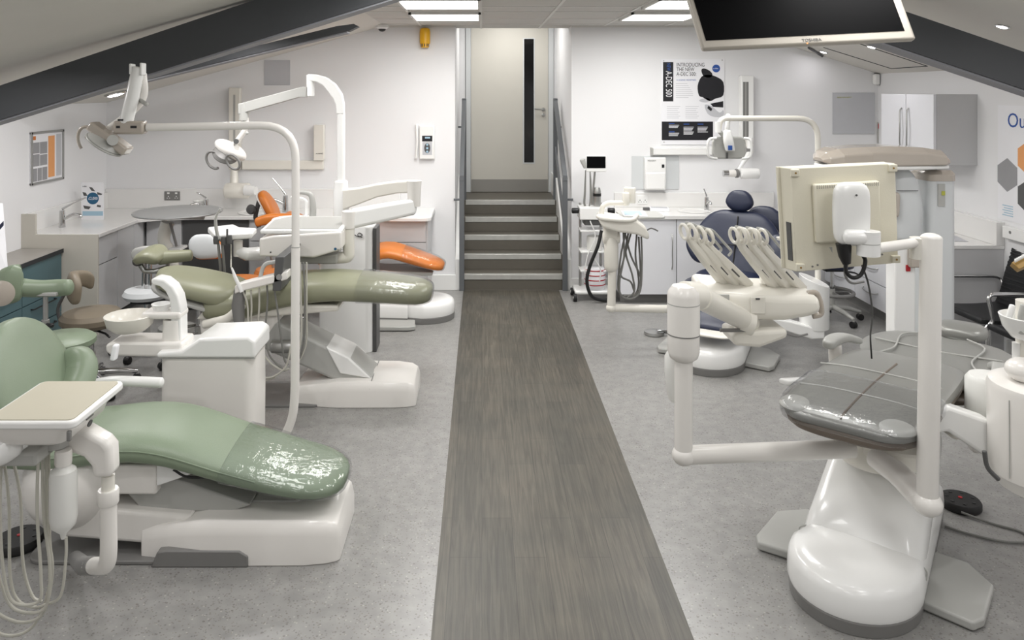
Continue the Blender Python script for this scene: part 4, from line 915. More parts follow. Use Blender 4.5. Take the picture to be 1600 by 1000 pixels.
body = t.add('control_head', loft([[V((hx(px), YH-.14+dy, hz(py))) for py, dy in ((b_, 0), (b_-2, -.02), (m_, -.03), (a_+4, -.02), (a_, .0), (a_-9, .26), (b_-10, .26))] for px, a_, m_, b_ in
     ((1100, 456, 470, 484), (1108, 454, 474, 490), (1180, 460, 485, 499), (1225, 462, 486, 500), (1262, 462, 482, 494), (1279, 464, 478, 488))]), 'cream', .02, seg=4)
t.add('display_recess', box(P(1184, 477, YH-.17), (.075, .012, .085)), 'cream', .004, parent=body)
t.add('display_recess', box(P(1130, 467, YH-.17), (.06, .012, .045)), 'lgrey', .003, parent=body)
for px, py in ((1184, 467), (1126, 466)): t.add('indicator', box(P(px, py, YH-.178), (.02, .006, .008)), 'dgrey', parent=body)
t.add('side_handle', tube([P(1262, 458, YH-.1), P(1276, 456, YH-.1), P(1283, 475, YH-.1), P(1284, 492, YH-.1), P(1270, 494, YH-.1)], .014, fil=.04), 'taupe')
# whip arms: base, long slotted arm, rounded fork at the top
def whip(b, h, off):
    b, h = P(*b), P(*h); d_ = h-b; L_ = d_.length
    a = t.add('whip_arm', tube([b+V((0, .02, -.03)), b, b.lerp(h, .55), b.lerp(h, .85), h+V((.004, 0, .006))], [.036, .036, .031, .024, .02], n=4, flat=.7), 'cream', .006)
    t.add('slot', tube([b.lerp(h, .22)-V((.004, .021, -.004)), b.lerp(h, .4)-V((.004, .021, -.004))], .005, n=6), 'dgrey', parent=a)
    for dx in (-.016, .02):
        t.add('handpiece_holder', tube([h+V((dx-.006*math.sin(w_)+.014*math.cos(w_), -.02*math.cos(w_), .032+.036*math.sin(w_))) for w_ in [2*PI*i_/18 for i_ in range(18)]], .0085, closed=True, n=8), 'cream', parent=a)
    t.add('support_rod', tube([h+V((.0, .03, .07)), h+V((.05, .05, .06)), h.lerp(b, .42)+V((.06, .05, .04)), h.lerp(b, .45)+V((.03, .03, .03))], .007, fil=.03, n=8), 'lgrey', parent=a)
for i in range(3):
    whip((1130+19*i, 440+3*i, YH), (1074+14*i, 372+4*i, YH-.22+.04*i), 0)
    whip((1212+20*i, 448+2*i, YH), (1152+17*i, 378+1*i, YH-.24+.03*i), 0)
t.add('knob', lathe([(.03, 0), (.036, .05), (.03, .09), (.016, .1), (.014, .12)], P(1197, 442, YH)), 'cream')
bt = t.add('water_bottle', loft([rr_ring(P(1062, 0, 3.62).x, 3.64, z, w_, .1, .04) for z, w_ in ((P(0, 627, 3.62).z, .085), (P(0, 620, 3.62).z, .1), (P(0, 585, 3.62).z, .125), (P(0, 560, 3.62).z, .125), (P(0, 547, 3.62).z, .08))]), 'frost')
t.add('bottle_strap', box(P(1062, 548, 3.57), (.05, .1, .03)), 'cream', .008)

t = Thing('monitor', 'beige monitor seen from behind on a white arm and tall round pole, front right', 'monitor', V((1.77, 3.11, .56)))
pb = P(1449, 786, 3.11)
t.add('floor_arm', tube([hub+V((-.03, -.09, .0)), pb.lerp(hub, .5), pb], [.045, .05, .052], n=24), 'white')
t.add('elbow', ell(pb, (.056, .056, .05)), 'white')
t.add('pole', tube([pb, P(1455, 372, 3.11)], .0405, n=28, dome=.5), 'white')
t.add('swivel_block', tube([P(1436, 383, 3.14)+V((0, 0, .03)), P(1436, 392, 3.14)-V((0, 0, .03))], .035), 'cream')
t.add('arm', tube([P(1440, 377, 3.14), P(1420, 381, 3.12), P(1370, 388, 3.05)], .02, n=14), 'white')
t.add('elbow_drum', tube([P(1357, 361, 3.04), P(1357, 399, 3.04)], .043, n=28), 'bright')
t.add('drum_joint', lathe([(.0436, -.001), (.0436, .002)], P(1357, 380, 3.04)), 'lgrey')
t.add('ball_joint', tube([P(1350, 371, 3.03), P(1324, 370, 3.05)], .03, dome=.6), 'bright')
YM = 3.18
bm = prism(rrect(.092, .255, .04, 8), P(1330, 334, YM-.13), (1, 0, 0), (0, 0, 1), (0, 1, 0), .07)
bm.free(); c_ = P(1330, 334, YM-.1)
t.add('mount_cover', pad([c_+V((0, 0, -.125)), c_, c_+V((0, 0, .125))], [.13, .142, .135], [.06, .07, .06], side=(1, 0, 0), r0=.05, r1=.05, e=3), 'bright')
t.add('cover_screw', lathe([(.004, 0), (.004, .003), (0, .003)], P(1338, 305, YM-.14), (0, -1, 0)), 'dgrey')
bl, br, tr, tl = P(1244, 425, YM), P(1404, 411, YM+.02), P(1399, 255, YM+.03), P(1235, 263, YM+.01)
def slab(c4, dback):   # c4: bl br tr tl
    bm = bmesh.new(); a = [bm.verts.new(p) for p in c4]; b = [bm.verts.new(p+V(dback)) for p in c4]
    fs = [bm.faces.new(a), bm.faces.new(b[::-1])]+[bm.faces.new((a[i], b[i], b[(i+1) % 4], a[(i+1) % 4])) for i in range(4)]
    bmesh.ops.recalc_face_normals(bm, faces=fs); return bm
hous = t.add('housing', slab([bl, br, tr, tl], (-.022, .06, .0)), 'beige', .004)
def on(u, v, d_=0): return bl.lerp(br, u).lerp(tl.lerp(tr, u), v)+V((0, d_, 0))
t.add('rear_bulge', slab([on(.19, .27, -.025), on(.82, .25, -.025), on(.82, .84, -.025), on(.19, .84, -.025)], (0, .03, 0)), 'beige', .008, parent=hous)
for u, v in ((.035, .045), (.035, .955), (.965, .045), (.965, .955)):
    cpt = on(u, v, -.006); t.add('corner_bumper', box(cpt, (.034, .016, .03)), 'wood' if 0 else 'beige', .003, parent=hous)
    t.add('corner_screw', lathe([(.004, 0), (.004, .002), (0, .002)], cpt-V((0, .008, 0)), (0, -1, 0)), 'wood', parent=hous)
for u, v in ((.16, .04), (.21, .05), (.78, .09), (.84, .1)): t.add('screw', lathe([(.004, 0), (.004, .002), (0, .002)], on(u, v, -.0), (0, -1, 0)), 'mgrey', parent=hous)
bm = bmesh.new()
for i in range(30): 
    for j in range(3): box(on(.22+.6*i/30, .8+.012*j, -.026), (.0025, .002, .0025), bm=bm)
t.add('vent_holes', bm, 'mgrey', parent=hous, smooth=False)
t.add('front_bezel', slab([on(0, 0)+V((-.034, .06, 0)), on(1, 0)+V((-.01, .06, 0)), on(1, 1)+V((-.01, .06, 0)), on(0, 1)+V((-.034, .06, 0))], (0, .012, 0)), 'beige', .003, parent=hous)
t.add('button_strip', slab([on(0, .1)+V((-.006, .012, 0)), on(0, .1)+V((-.013, .038, 0)), on(0, .47)+V((-.013, .038, 0)), on(0, .47)+V((-.006, .012, 0))], (-.003, 0, 0)), 'dgrey', parent=hous)
t.add('label_plate', box(on(.58, .16, -.003)+V((-.12, 0, 0)), (.05, .003, .03)), 'lgrey', parent=hous)
t.add('plug', tube([P(1318, 380, YM-.1), P(1320, 400, YM-.1), P(1323, 412, YM-.1)], [.03, .024, .016], n=12), 'black')
t.add('cable', tube([P(1322, 402, YM-.1), P(1322, 424, YM-.1), P(1333, 434, YM-.1), P(1346, 428, YM-.1), P(1352, 408, YM-.1), P(1347, 396, YM-.08), P(1345, 380, YM-.08)], .008, smooth=8, n=10), 'black')
t.add('cable', tube([P(1347, 415, YM-.05), P(1357, 445, YM), P(1363, 490, YM+.2), P(1360, 525, YM+.5), P(1362, 560, YM+.55)], .004, smooth=8, n=8), 'black')
t.add('cable', tube([P(1325, 410, YM-.06), P(1320, 428, YM-.06), P(1330, 442, YM-.05), P(1350, 440, YM-.05)], .005, smooth=8, n=8), 'mgrey')

t = Thing('spittoon_unit', 'white round spittoon tower cut by the right edge beside the silver chair', 'dental unit', V((2.36, 3.25, .5)))
cx = P(1632, 0, 3.25).x; zt, zb = P(0, 600, 3.25).z, P(0, 742, 3.25).z
t.add('cabinet', lathe([(.12, zb-.07), (.17, zb-.05), (.19, zb), (.2, zb+.005), (.206, zt-.02), (.2, zt), (.17, zt+.012), (0, zt+.016)], (cx, 3.25, 0), n=48), 'white')
for a in (200, 232, 262): t.add('panel_joint', tube([(cx+.2045*math.cos(math.radians(a)), 3.25+.2045*math.sin(math.radians(a)), zb+.02), (cx+.2075*math.cos(math.radians(a)), 3.25+.2075*math.sin(math.radians(a)), zt-.04)], .002, n=6), 'lgrey')
t.add('neck', ell((P(1600, 0, 3.25).x, 3.25, P(0, 578, 3.25).z), (.07, .07, .05)), 'white')
t.add('stem', tube([P(1588, 580, 3.3), P(1588, 535, 3.3)], .016), 'bright')
bc = P(1606, 505, 3.25)
t.add('bowl', lathe([(.03, -.07), (.06, -.06), (.09, -.02), (.105, .03), (.1, .032), (.08, -.01), (.0, -.04)], bc), 'bright')
t.add('turret', tube([P(1606, 470, 3.3), P(1606, 570, 3.3)], .045), 'cream')
t.add('cup_filler', tube([P(1597, 520, 3.2), P(1596, 495, 3.2), P(1600, 478, 3.2)], .014, dome=.5), 'lgrey')
t.add('filler_knob', tube([P(1576, 497, 3.25), P(1582, 478, 3.25)], .012, dome=.5), 'bright')
t.add('mount_arm', prism([(-.34, .02), (-.2, .09), (.0, .02), (.02, -.12), (-.02, -.14), (-.2, -.02), (-.34, -.05)], (P(1555, 0, 3.35).x, 3.35, P(0, 668, 3.35).z), *XZ, .1), 'bright', .015, seg=3)
t.add('mount_bracket', box(P(1502, 668, 3.5), (.13, .1, .08)), 'cream', .02)
t.add('bracket_stop', box(P(1521, 672, 3.44), (.03, .03, .05)), 'black', .004)
t.add('edge_trim', tube([P(1538, 705, 3.1), P(1543, 730, 3.1), P(1560, 749, 3.1)], .009, smooth=6, n=8), 'dgrey')
t.add('rear_can', lathe([(.09, 0), (.095, .02), (.095, .2), (.08, .22)], P(1545, 662, 3.55)), 'frost')

# ================================================================ UNITS OF THE NAVY CHAIR (back right)
YN = 6.6
t = Thing('delivery_unit', 'cream delivery unit with bundled grey hoses left of the navy chair', 'dental unit', P(958, 480, YN))
e_ = P(955, 481, YN)
t.add('lower_arm', tube([P(1055, 483, YN), e_+V((.02, 0, 0))], .033, n=20, dome=.4), 'cream')
t.add('post', tube([e_, P(957, 420, YN)], .036, n=20), 'cream')
t.add('elbow', ell(e_, (.045, .045, .038)), 'cream')
t.add('sleeve', lathe([(.036, 0), (.055, .02), (.06, .05), (.06, .27), (.055, .29), (0, .3)], P(955, 424, YN)), 'cream')
t.add('shoulder', tube([P(943, 371, YN), P(967, 371, YN)], .05, n=20, dome=.15), 'cream')
t.add('riser', box(P(954, 360, YN), (.12, .1, .13)), 'cream', .02, seg=3)
body = t.add('control_head', loft([[P(px, y0, YN-.05)+V((0, -.14, 0)), P(px, y1, YN-.05)+V((0, -.14, 0)), P(px, y1-2, YN+.15), P(px, y0-4, YN+.15)] for px, y0, y1 in ((932, 334, 340), (938, 334, 352), (960, 337, 358), (990, 340, 362), (1003, 350, 368), (1009, 362, 370))]), 'cream', .02, seg=3)
t.add('rim', tube([P(934, 338, YN-.15), P(945, 342, YN-.2), P(985, 344, YN-.2), P(996, 336, YN-.15)], .018, smooth=6, dome=.5), 'cream', parent=body)
t.add('tray', prism(rrect(.36, .34, .03), P(1000, 337, YN+.1), (1, 0, 0), (0, 1, 0), (0, 0, 1), .015), 'lgrey', .004)
t.add('screen_arm', tube([P(940, 335, YN), P(941, 322, YN), P(950, 317, YN), P(978, 317, YN)], .022, fil=.05), 'cream')
t.add('screen_joint', tube([P(978, 302, YN), P(978, 320, YN)], .03, dome=.3), 'cream')
t.add('screen_back', box(P(984, 305, YN+.03), (.1, .04, .14), R=Matrix.Rotation(math.radians(-25), 3, 'Z')), 'cream', .015, seg=3)
for i, pts in enumerate(([(974, 362), (975, 400), (968, 440), (970, 460), (985, 467), (1000, 455), (1003, 410), (1002, 370)], [(978, 362), (970, 400), (966, 450), (978, 466), (995, 463), (1001, 440), (998, 370)],
    [(982, 362), (978, 395), (988, 430), (991, 455), (980, 466)], [(986, 364), (976, 400), (970, 430), (985, 440), (991, 455)], [(976, 362), (986, 400), (1000, 430), (1001, 450), (990, 464)], [(995, 366), (993, 400), (998, 440), (992, 460), (975, 462)])):
    t.add('hose', tube([P(x, y, YN-.02+.02*i) for x, y in pts], .008, smooth=8, n=8), 'hosed')
t.add('syringe', tube([P(1008, 362, YN), P(1016, 357, YN), P(1022, 358, YN), P(1028, 361, YN)], .006, smooth=5, n=8), 'mgrey')

t = Thing('spittoon_unit', 'white cylinder tower with a slanted top right of the navy chair', 'dental unit', P(1272, 515, 6.3))
cx, YS = P(1272, 0, 6.3).x, 6.3
zb, z1_, z2_ = P(0, 512, YS).z, P(0, 446, YS).z, P(0, 428, YS).z
t.add('cabinet', loft([[V((cx+.115*k*math.cos(2*PI*i/32), YS+.115*k*math.sin(2*PI*i/32), (z if z < z1_ else z1_+(z2_-z1_)*(.5+.5*(-math.cos(2*PI*i/32+.3)))))) for i in range(32)] for z, k in ((zb, .96), (zb+.01, 1), (z1_-.05, 1), (z1_+.01, 1))]), 'bright', .006)
t.add('arm', loft([[P(px, py, YS-.05)+V((0, dy, dz)) for dy, dz in ((-.05, -h_), (.05, -h_), (.05, h_), (-.05, h_))] for px, py, h_ in ((1195, 498, .03), (1230, 508, .045), (1265, 518, .05), (1285, 519, .04))]), 'bright', .012)
t.add('tap_post', tube([P(1226, 430, YS), P(1226, 372, YS)], .025), 'cream'); t.add('cup_rest', lathe([(.05, 0), (.055, .02), (0, .021)], P(1224, 375, YS)), 'cream')
t.add('hose_coil', tube([P(1205, 510, YS-.1), P(1240, 525, YS-.1), P(1262, 522, YS-.1)], .008, smooth=6, n=8), 'mgrey')

YL2 = 6.4
t = Thing('operating_light', 'operating light with a square white shield on a long bent pole before the back poster', 'dental light', P(1278, 440, YL2))
t.add('pole', tube([P(1278, 445, YL2), P(1278, 185, YL2), P(1126, 185, YL2), P(1122, 206, YL2)], .023, fil=.17, n=20), 'cream')
t.add('drop_joint', tube([P(1122, 190, YL2), P(1122, 207, YL2)], .025), 'bright')
t.add('joint_arm', tube([P(1122, 203, YL2), P(1130, 212, YL2), P(1140, 214, YL2+.05)], .018), 'lgrey')
t.add('neck', tube([P(1138, 180, YL2+.06), P(1136, 205, YL2+.04)], .02, dome=.6), 'bright')
hd = t.add('lamp_head', prism(rrect(.27, .18, .05, 6), P(1140, 231, YL2), (1, 0, 0), (0, 0, 1), (0, 1, 0), .05), 'lgrey', .012, seg=3)
ring_at(P(1140, 231, YL2+.0), 0, 0, (1, 0, 0), (0, 0, 1), .001, 'lgrey', 'hub', hd) if 0 else None
for s in (-1, 1):
    t.add('handle', tube([P(1140+s*22, 216, YL2), P(1140+s*33, 217, YL2-.03), P(1140+s*35, 232, YL2-.03), P(1140+s*33, 246, YL2-.03), P(1140+s*20, 248, YL2)], .011, fil=.03), 'bright', parent=hd)
t.add('housing', pad([P(1136, 203, YL2-.05), P(1138, 220, YL2-.06), P(1141, 236, YL2-.06)], [.055, .08, .075], [.05, .06, .05], side=(1, 0, 0), r0=.02, r1=.01), 'bright', parent=hd)
t.add('logo_patch', box(P(1141, 231, YL2-.095), (.035, .004, .038)), 'pblue', .002, parent=hd, label='small blue square badge')
t.add('slot', box(P(1136, 243, YL2-.004), (.016, .006, .05)), 'dgrey', parent=hd)

# imaging machine
YX = 5.7
t = Thing('imaging_machine', 'tall white panoramic x-ray machine with a taupe overhead arm', 'x-ray machine', P(1457, 613, YX))
t.o.location.z = 0; t.M = Matrix.Translation(t.o.location); t.inv = t.M.inverted()
colx = P(1457, 0, YX).x
t.add('column', loft([rr_ring(colx, YX, z, .205, .26, .05) for z in (0, 1.0, P(0, 278, YX).z)]), 'frame', .004)
t.add('column_cap', loft([rr_ring(colx, YX, P(0, 280, YX).z, .21, .27, .05), rr_ring(colx, YX, P(0, 270, YX).z, .215, .27, .05), rr_ring(colx+.02, YX, P(0, 264, YX).z, .16, .2, .04)]), 'taupe', .01)
t.add('label_plate', box(P(1471, 305, YX-.135), (.05, .003, .16)), 'lgrey'); t.add('sticker', box(P(1474, 302, YX-.138), (.025, .003, .03)), 'olivep')
t.add('base_plate', bx(colx-.3, colx+.2, YX-.3, YX+.2, 0, .03), 'lgrey', .01)
can = []
for px, a_, b_, dy in ((1278, 246, 255, .08), (1284, 236, 257, .15), (1300, 231, 258, .2), (1340, 228, 259, .22), (1380, 227, 259, .2), (1430, 229, 259, .17), (1462, 234, 259, .14), (1474, 242, 258, .09)):
    m_ = (a_+8 if b_-a_ > 15 else a_+3)
    can.append([P(px, b_-3, YX-.1)+V((0, -dy, 0)), P(px, m_, YX-.1)+V((0, -dy, 0)), P(px, a_, YX-.1)+V((0, -dy*.5, 0)), P(px, a_, YX-.1)+V((0, dy*.6, 0)), P(px, m_, YX-.1)+V((0, dy, 0)), P(px, b_-3, YX-.1)+V((0, dy, 0))])
ov = t.add('overhead_arm', loft(can), 'taupe', .012, seg=3, smooth=False)
und = []
for px, dy in ((1279, .08), (1300, .19), (1340, .21), (1380, .19), (1430, .16), (1472, .09)):
    und.append([P(px, 262, YX-.1)+V((0, -dy, 0)), P(px, 256, YX-.1)+V((0, -dy*1.01, 0)), P(px, 256, YX-.1)+V((0, dy, 0)), P(px, 262, YX-.1)+V((0, dy, 0))])
t.add('overhead_arm_underside', loft(und), 'bright', .008, parent=ov)
t.add('arm_bracket', box(P(1452, 266, YX), (.08, .1, .07)), 'lgrey', .01)
t.add('sensor_head', pad([P(1412, 374, YX-.1), P(1412, 320, YX-.1), P(1410, 263, YX-.1)], [.2, .23, .14], [.16, .17, .12], side=(1, 0, 0), r0=.03, r1=.12), 'frame')
t.add('head_joint', box(P(1418, 298, YX-.19), (.15, .004, .005)), 'dgrey')
t.add('lens_cover', pad([P(1398, 340, YX-.19), P(1399, 300, YX-.19)], [.05, .06], [.05, .05], side=(1, 0, 0), r0=.04, r1=.04), 'taupe')
t.add('tube_head', pad([P(1312, 374, YX-.1), P(1312, 320, YX-.1), P(1312, 263, YX-.1)], [.2, .22, .14], [.16, .17, .12], side=(1, 0, 0), r0=.03, r1=.12), 'frame')
t.add('carriage', bx(P(1404, 0, YX-.2).x, P(1437, 0, YX-.2).x, YX-.15, YX-.02, .3, P(0, 376, YX-.1).z), 'bright', .01)
t.add('chin_panel', box(P(1430, 402, YX-.16), (.1, .06, .14)), 'taupe', .01)
t.add('emergency_stop', box(P(1419, 419, YX-.155), (.03, .012, .045)), 'red', .003, label='red emergency switch')

# ================================================================ STOOLS AND CHAIRS
def castor_base(t, x, y, n=5, r=.27, m='chrome', a0=.3, z=.09):
    for i in range(n):
        a = a0+2*PI*i/n; d_ = V((math.cos(a), math.sin(a), 0)); q = V((x, y, 0))+d_*r
        lg = t.add('leg', tube([V((x, y, z+.04)), V((x, y, 0))+d_*r*.6+V((0, 0, z+.02)), q+V((0, 0, z-.01))], [.026, .022, .016], n=10, dome=.5), m)
        t.add('castor', tube([q+V((-d_.y*.022, d_.x*.022, .03)), q+V((d_.y*.022, -d_.x*.022, .03))], .03, n=16), 'rubber', parent=lg)
        t.add('castor_fork', tube([q+V((0, 0, z-.02)), q+V((0, 0, .045))], .012, n=8), m, parent=lg)
def gas_lift(t, x, y, z0, z1):
    t.add('gas_lift', tube([(x, y, z0), (x, y, z1)], .018, n=14), 'chrome'); t.add('lift_sleeve', tube([(x, y, z0), (x, y, (z0+z1)/2)], .028, n=16), 'lgrey')
    t.add('seat_plate', bx(x-.1, x+.1, y-.09, y+.09, z1-.02, z1+.015), 'black', .01)
    t.add('lever', tube([(x, y-.03, z1-.01), (x+.16, y-.12, z1-.02), (x+.2, y-.14, z1-.04)], .008, n=8), 'black')
# tan stool
x, y = P(143, 0, 5.75).x, 5.75
t = Thing('operator_stool', 'brown operator stool with a wrapped backrest beside the teal drawers', 'stool', (x, y, 0))
castor_base(t, x, y, r=.31, a0=.55); gas_lift(t, x, y, .1, .47)
t.add('seat', lathe([(.12, .475), (.19, .48), (.215, .51), (.215, .545), (.19, .575), (.1, .585), (0, .586)], (x, y, 0), n=36), 'brown')
t.add('back_stem', tube([(x-.02, y+.0, .46), (x-.2, y-.03, .46), (x-.24, y-.03, .6), (x-.18, y-.03, .72)], .012, fil=.05), 'dgrey')
b0 = P(128, 452, 5.7)
t.add('backrest', pad([P(122, 462, 5.55), P(114, 447, 5.62), P(116, 437, 5.75), P(131, 435, 5.85), P(147, 441, 5.9)], [.17, .19, .13, .12, .14], [.07, .08, .08, .07, .06], side=(.12, 0, 1), r0=.06, r1=.06), 'brown')
# assistant stools with torso arm
def torso_stool(name, lab, x, y, zs, arm, zarm, seatm, armm, post):
    t = Thing('assistant_stool', lab, 'stool', (x, y, 0), 'assistant stools with a torso arm')
    castor_base(t, x, y, r=.29, a0=.1); gas_lift(t, x, y, .1, zs-.1)
    t.add('foot_ring', tube([V((x+.2*math.cos(a), y+.2*math.sin(a), .24)) for a in [2*PI*i/24 for i in range(24)]], .012, closed=True, n=8), 'chrome')
    for a in (0, PI/2, PI, 1.5*PI): t.add('ring_spoke', tube([(x, y, .24), (x+.2*math.cos(a), y+.2*math.sin(a), .24)], .007, n=6), 'chrome')
    t.add('seat', lathe([(.1, zs-.09), (.17, zs-.08), (.2, zs-.05), (.2, zs-.02), (.17, zs), (0, zs+.008)], (x, y, 0), n=36), seatm)
    p = V(post); t.add('arm_post', tube([(x, y, zs-.1), (p.x, p.y, zs-.1), (p.x, p.y, zarm-.05)], .016, fil=.06), 'steel')
    t.add('post_clamp', tube([(p.x, p.y, zs+.05), (p.x, p.y, zs+.12)], .024), 'steel'); t.add('clamp_knob', tube([(p.x, p.y, zs+.09), (p.x+.06, p.y-.03, zs+.09)], .014, dome=.5), 'black')
    t.add('arm_plate', bx(p.x-.07, p.x+.09, p.y-.04, p.y+.04, zarm-.06, zarm-.035), 'lgrey', .006)
    return t
x, y = P(98, 0, 5.1).x, 5.1
t = torso_stool('a', 'sage green assistant stool with a padded torso arm at the left edge', x, y, .6, 0, .94, 'green', 'green', (P(71, 0, 5.05).x, 5.05, 0))
t.add('torso_arm', pad([P(2, 452, 4.95), P(12, 446, 5.0), P(26, 443, 5.0), P(36, 446, 5.02)], [.2, .24, .25, .22], [.11, .13, .13, .1], side=(0, .1, 1), r0=.03, r1=.08), 'green')
t.add('torso_arm_bar', tube([P(28, 449, 5.02), P(60, 451, 5.05), P(88, 450, 5.08), P(107, 449, 5.08)], [.06, .055, .056, .052], smooth=6, dome=.5), 'green')
t.add('arm_inner_disc', lathe([(.075, 0), (.08, .01), (.05, .02), (0, .022)], P(2, 458, 4.85), (.3, -1, 0)), 'taupe', label='taupe disc on the end of the torso arm')
x, y = P(310, 0, 6.35).x, 6.35
t = torso_stool('b', 'assistant stool with olive torso arm behind the olive chair', x, y, .56, 0, .94, 'brown', 'olive', (P(262, 0, 6.15).x, 6.15, 0))
t.add('torso_arm', pad([P(218, 405, 6.0), P(228, 398, 6.0), P(242, 397, 6.0), P(254, 406, 6.0)], [.2, .26, .26, .2], [.07, .09, .1, .08], side=(.1, 1, .15), r0=.04, r1=.06), 'olive')
t.add('torso_arm_bar', tube([P(250, 403, 6.02), P(270, 401, 6.08), P(297, 399, 6.12)], [.055, .05, .045], dome=.5), 'olive')
t.add('arm_link', tube([P(216, 408, 5.98), P(226, 424, 5.98), P(242, 424, 5.98), P(262, 418, 6.1)], .02, fil=.02), 'steel')
t.add('link_knob', lathe([(.035, -.02), (.04, 0), (.035, .02)], P(215, 408, 5.95), (1, -.3, 0)), 'dgrey')
# rods hanging by the left run (second stool upright)
x, y = P(229, 0, 6.55).x, 6.55
t = Thing('operator_stool', 'stool on chrome posts standing before the pale grey cabinet run', 'stool', (x, y, 0))
castor_base(t, x, y, r=.27, a0=.8); gas_lift(t, x, y, .1, .45)
t.add('seat', lathe([(.1, .46), (.17, .47), (.19, .5), (.17, .535), (0, .54)], (x, y, 0)), 'frame')
t.add('back_post', tube([(x, y, .46), (x+.03, y, .5), (x+.03, y, .82)], .014, fil=.02), 'chrome'); t.add('back_post', tube([(x-.03, y, .46), (x-.02, y, .8)], .014), 'chrome')
t.add('backrest', pad([(x-.12, y-.02, .83), (x, y, .84), (x+.12, y+.05, .83)], [.1, .12, .1], [.04, .05, .04], side=(0, 0, 1), r0=.05, r1=.05), 'lgrey')
# orange stool with grey back shell
x, y = P(372, 0, 6.75).x, 6.75
t = Thing('operator_stool', 'orange-seated stool with a pale grey back shell between chairs and counter', 'stool', (x, y, 0), 'orange stools')
castor_base(t, x, y, r=.28, a0=.4); gas_lift(t, x, y, .1, .48)
t.add('seat', lathe([(.12, .49), (.19, .5), (.22, .53), (.2, .57), (0, .585)], (x, y, 0)), 'orange')
t.add('back_stem', tube([(x, y, .5), (x-.3, y-.05, .5), (x-.32, y-.05, .66)], .014, fil=.05), 'steel')
bk_ = t.add('backrest', pad([P(325, 404, 6.65), P(320, 385, 6.65), P(316, 366, 6.65)], [.24, .26, .2], [.06, .07, .06], side=(1, .2, 0), r0=.08, r1=.08), 'frame')
t.add('back_cushion', pad([P(328, 405, 6.73), P(325, 386, 6.73), P(322, 370, 6.73)], [.25, .25, .18], [.05, .06, .05], side=(1, .2, 0), r0=.06, r1=.06), 'orange')
x, y = P(430, 0, 7.2).x, 7.2
t = Thing('assistant_stool', 'orange assistant stool with curved torso arm behind the delivery tray', 'stool', (x, y, 0), 'orange stools')
castor_base(t, x, y, r=.27); gas_lift(t, x, y, .1, .48)
t.add('seat', lathe([(.12, .49), (.17, .5), (.19, .53), (.17, .565), (0, .57)], (x, y, 0)), 'orange')
t.add('arm_post', tube([(x, y, .48), (x-.02, y, .6), P(412, 354, 7.2)], .014, fil=.05), 'steel')
t.add('torso_arm', pad([P(399, 348, 7.15), P(412, 344, 7.18), P(428, 342, 7.2), P(455, 341, 7.22), P(470, 341, 7.22)], [.08, .09, .1, .08, .07], [.08, .09, .1, .08, .08], side=(0, 1, .1), r0=.03, r1=.03), 'orange')
# white stool right
x, y = P(1300, 0, 7.5).x, 7.5
t = Thing('operator_stool', 'grey operator stool with foot ring right of the navy chair', 'stool', (x, y, 0))
castor_base(t, x, y, r=.27, m='lgrey', a0=.0); gas_lift(t, x, y, .1, .5)
t.add('foot_ring', tube([V((x+.19*math.cos(a), y+.19*math.sin(a), .27)) for a in [2*PI*i/28 for i in range(28)]], .017, closed=True, n=10), 'mgrey')
for a in (0, PI/2, PI, 1.5*PI): t.add('ring_spoke', tube([(x, y, .27), (x+.19*math.cos(a), y+.19*math.sin(a), .27)], .008, n=6), 'mgrey')
t.add('seat', lathe([(.12, .51), (.19, .52), (.2, .55), (.17, .58), (0, .59)], (x, y, 0)), 'navy')

# black office chairs along the right wall, facing the room
def office_chair(loc, lab):
    t = Thing('office_chair', lab, 'chair', loc, 'black chairs along the right wall', local=True, rz=PI+.05)
    st = [(-.27, 0, .445), (-.1, 0, .43), (.1, 0, .43), (.24, 0, .445)]
    s1 = t.add('seat', pad(st, [.5, .5, .5, .5], [.05]*4, r0=.02, r1=.02, e=6), 'leather')
    bkp = [(-.24, 0, .44), (-.29, 0, .55), (-.33, 0, .7), (-.38, 0, .86), (-.4, 0, .92)]
    b1 = t.add('backrest', pad(bkp, [.5, .5, .5, .48, .46], [.035]*5, r0=.02, r1=.02, e=6), 'leather')
    cb = catmull([V(p) for p in bkp], 4)
    for p in cb[2:-1]: t.add('rib', tube([p+V((.011, -.235, 0)), p+V((.011, .235, 0))], .012, n=8), 'leather', parent=b1)
    for s in (-1, 1):
        t.add('arm_frame', tube([(.22, s*.27, .40), (.16, s*.28, .46), (.2, s*.285, .64), (.17, s*.285, .665), (-.26, s*.285, .655), (-.31, s*.28, .64), (-.31, s*.26, .6)], .013, fil=.05, n=12), 'chrome')
    t.add('cross_bar', tube([(.0, -.27, .395), (.0, .27, .395)], .014), 'chrome')
    t.add('column', tube([(0, 0, .08), (0, 0, .4)], .025), 'chrome')
    for i in range(4):
        a = PI/4+PI/2*i; t.add('leg', tube([(0, 0, .09), (.3*math.cos(a), .3*math.sin(a), .02)], [.022, .014], n=10, dome=.5), 'chrome')
office_chair((4.02, 6.2, 0), 'black ribbed armchair with chrome arms next to the grey cabinet end')
office_chair((4.02, 5.6, 0), 'black ribbed armchair nearer the camera at the right edge')

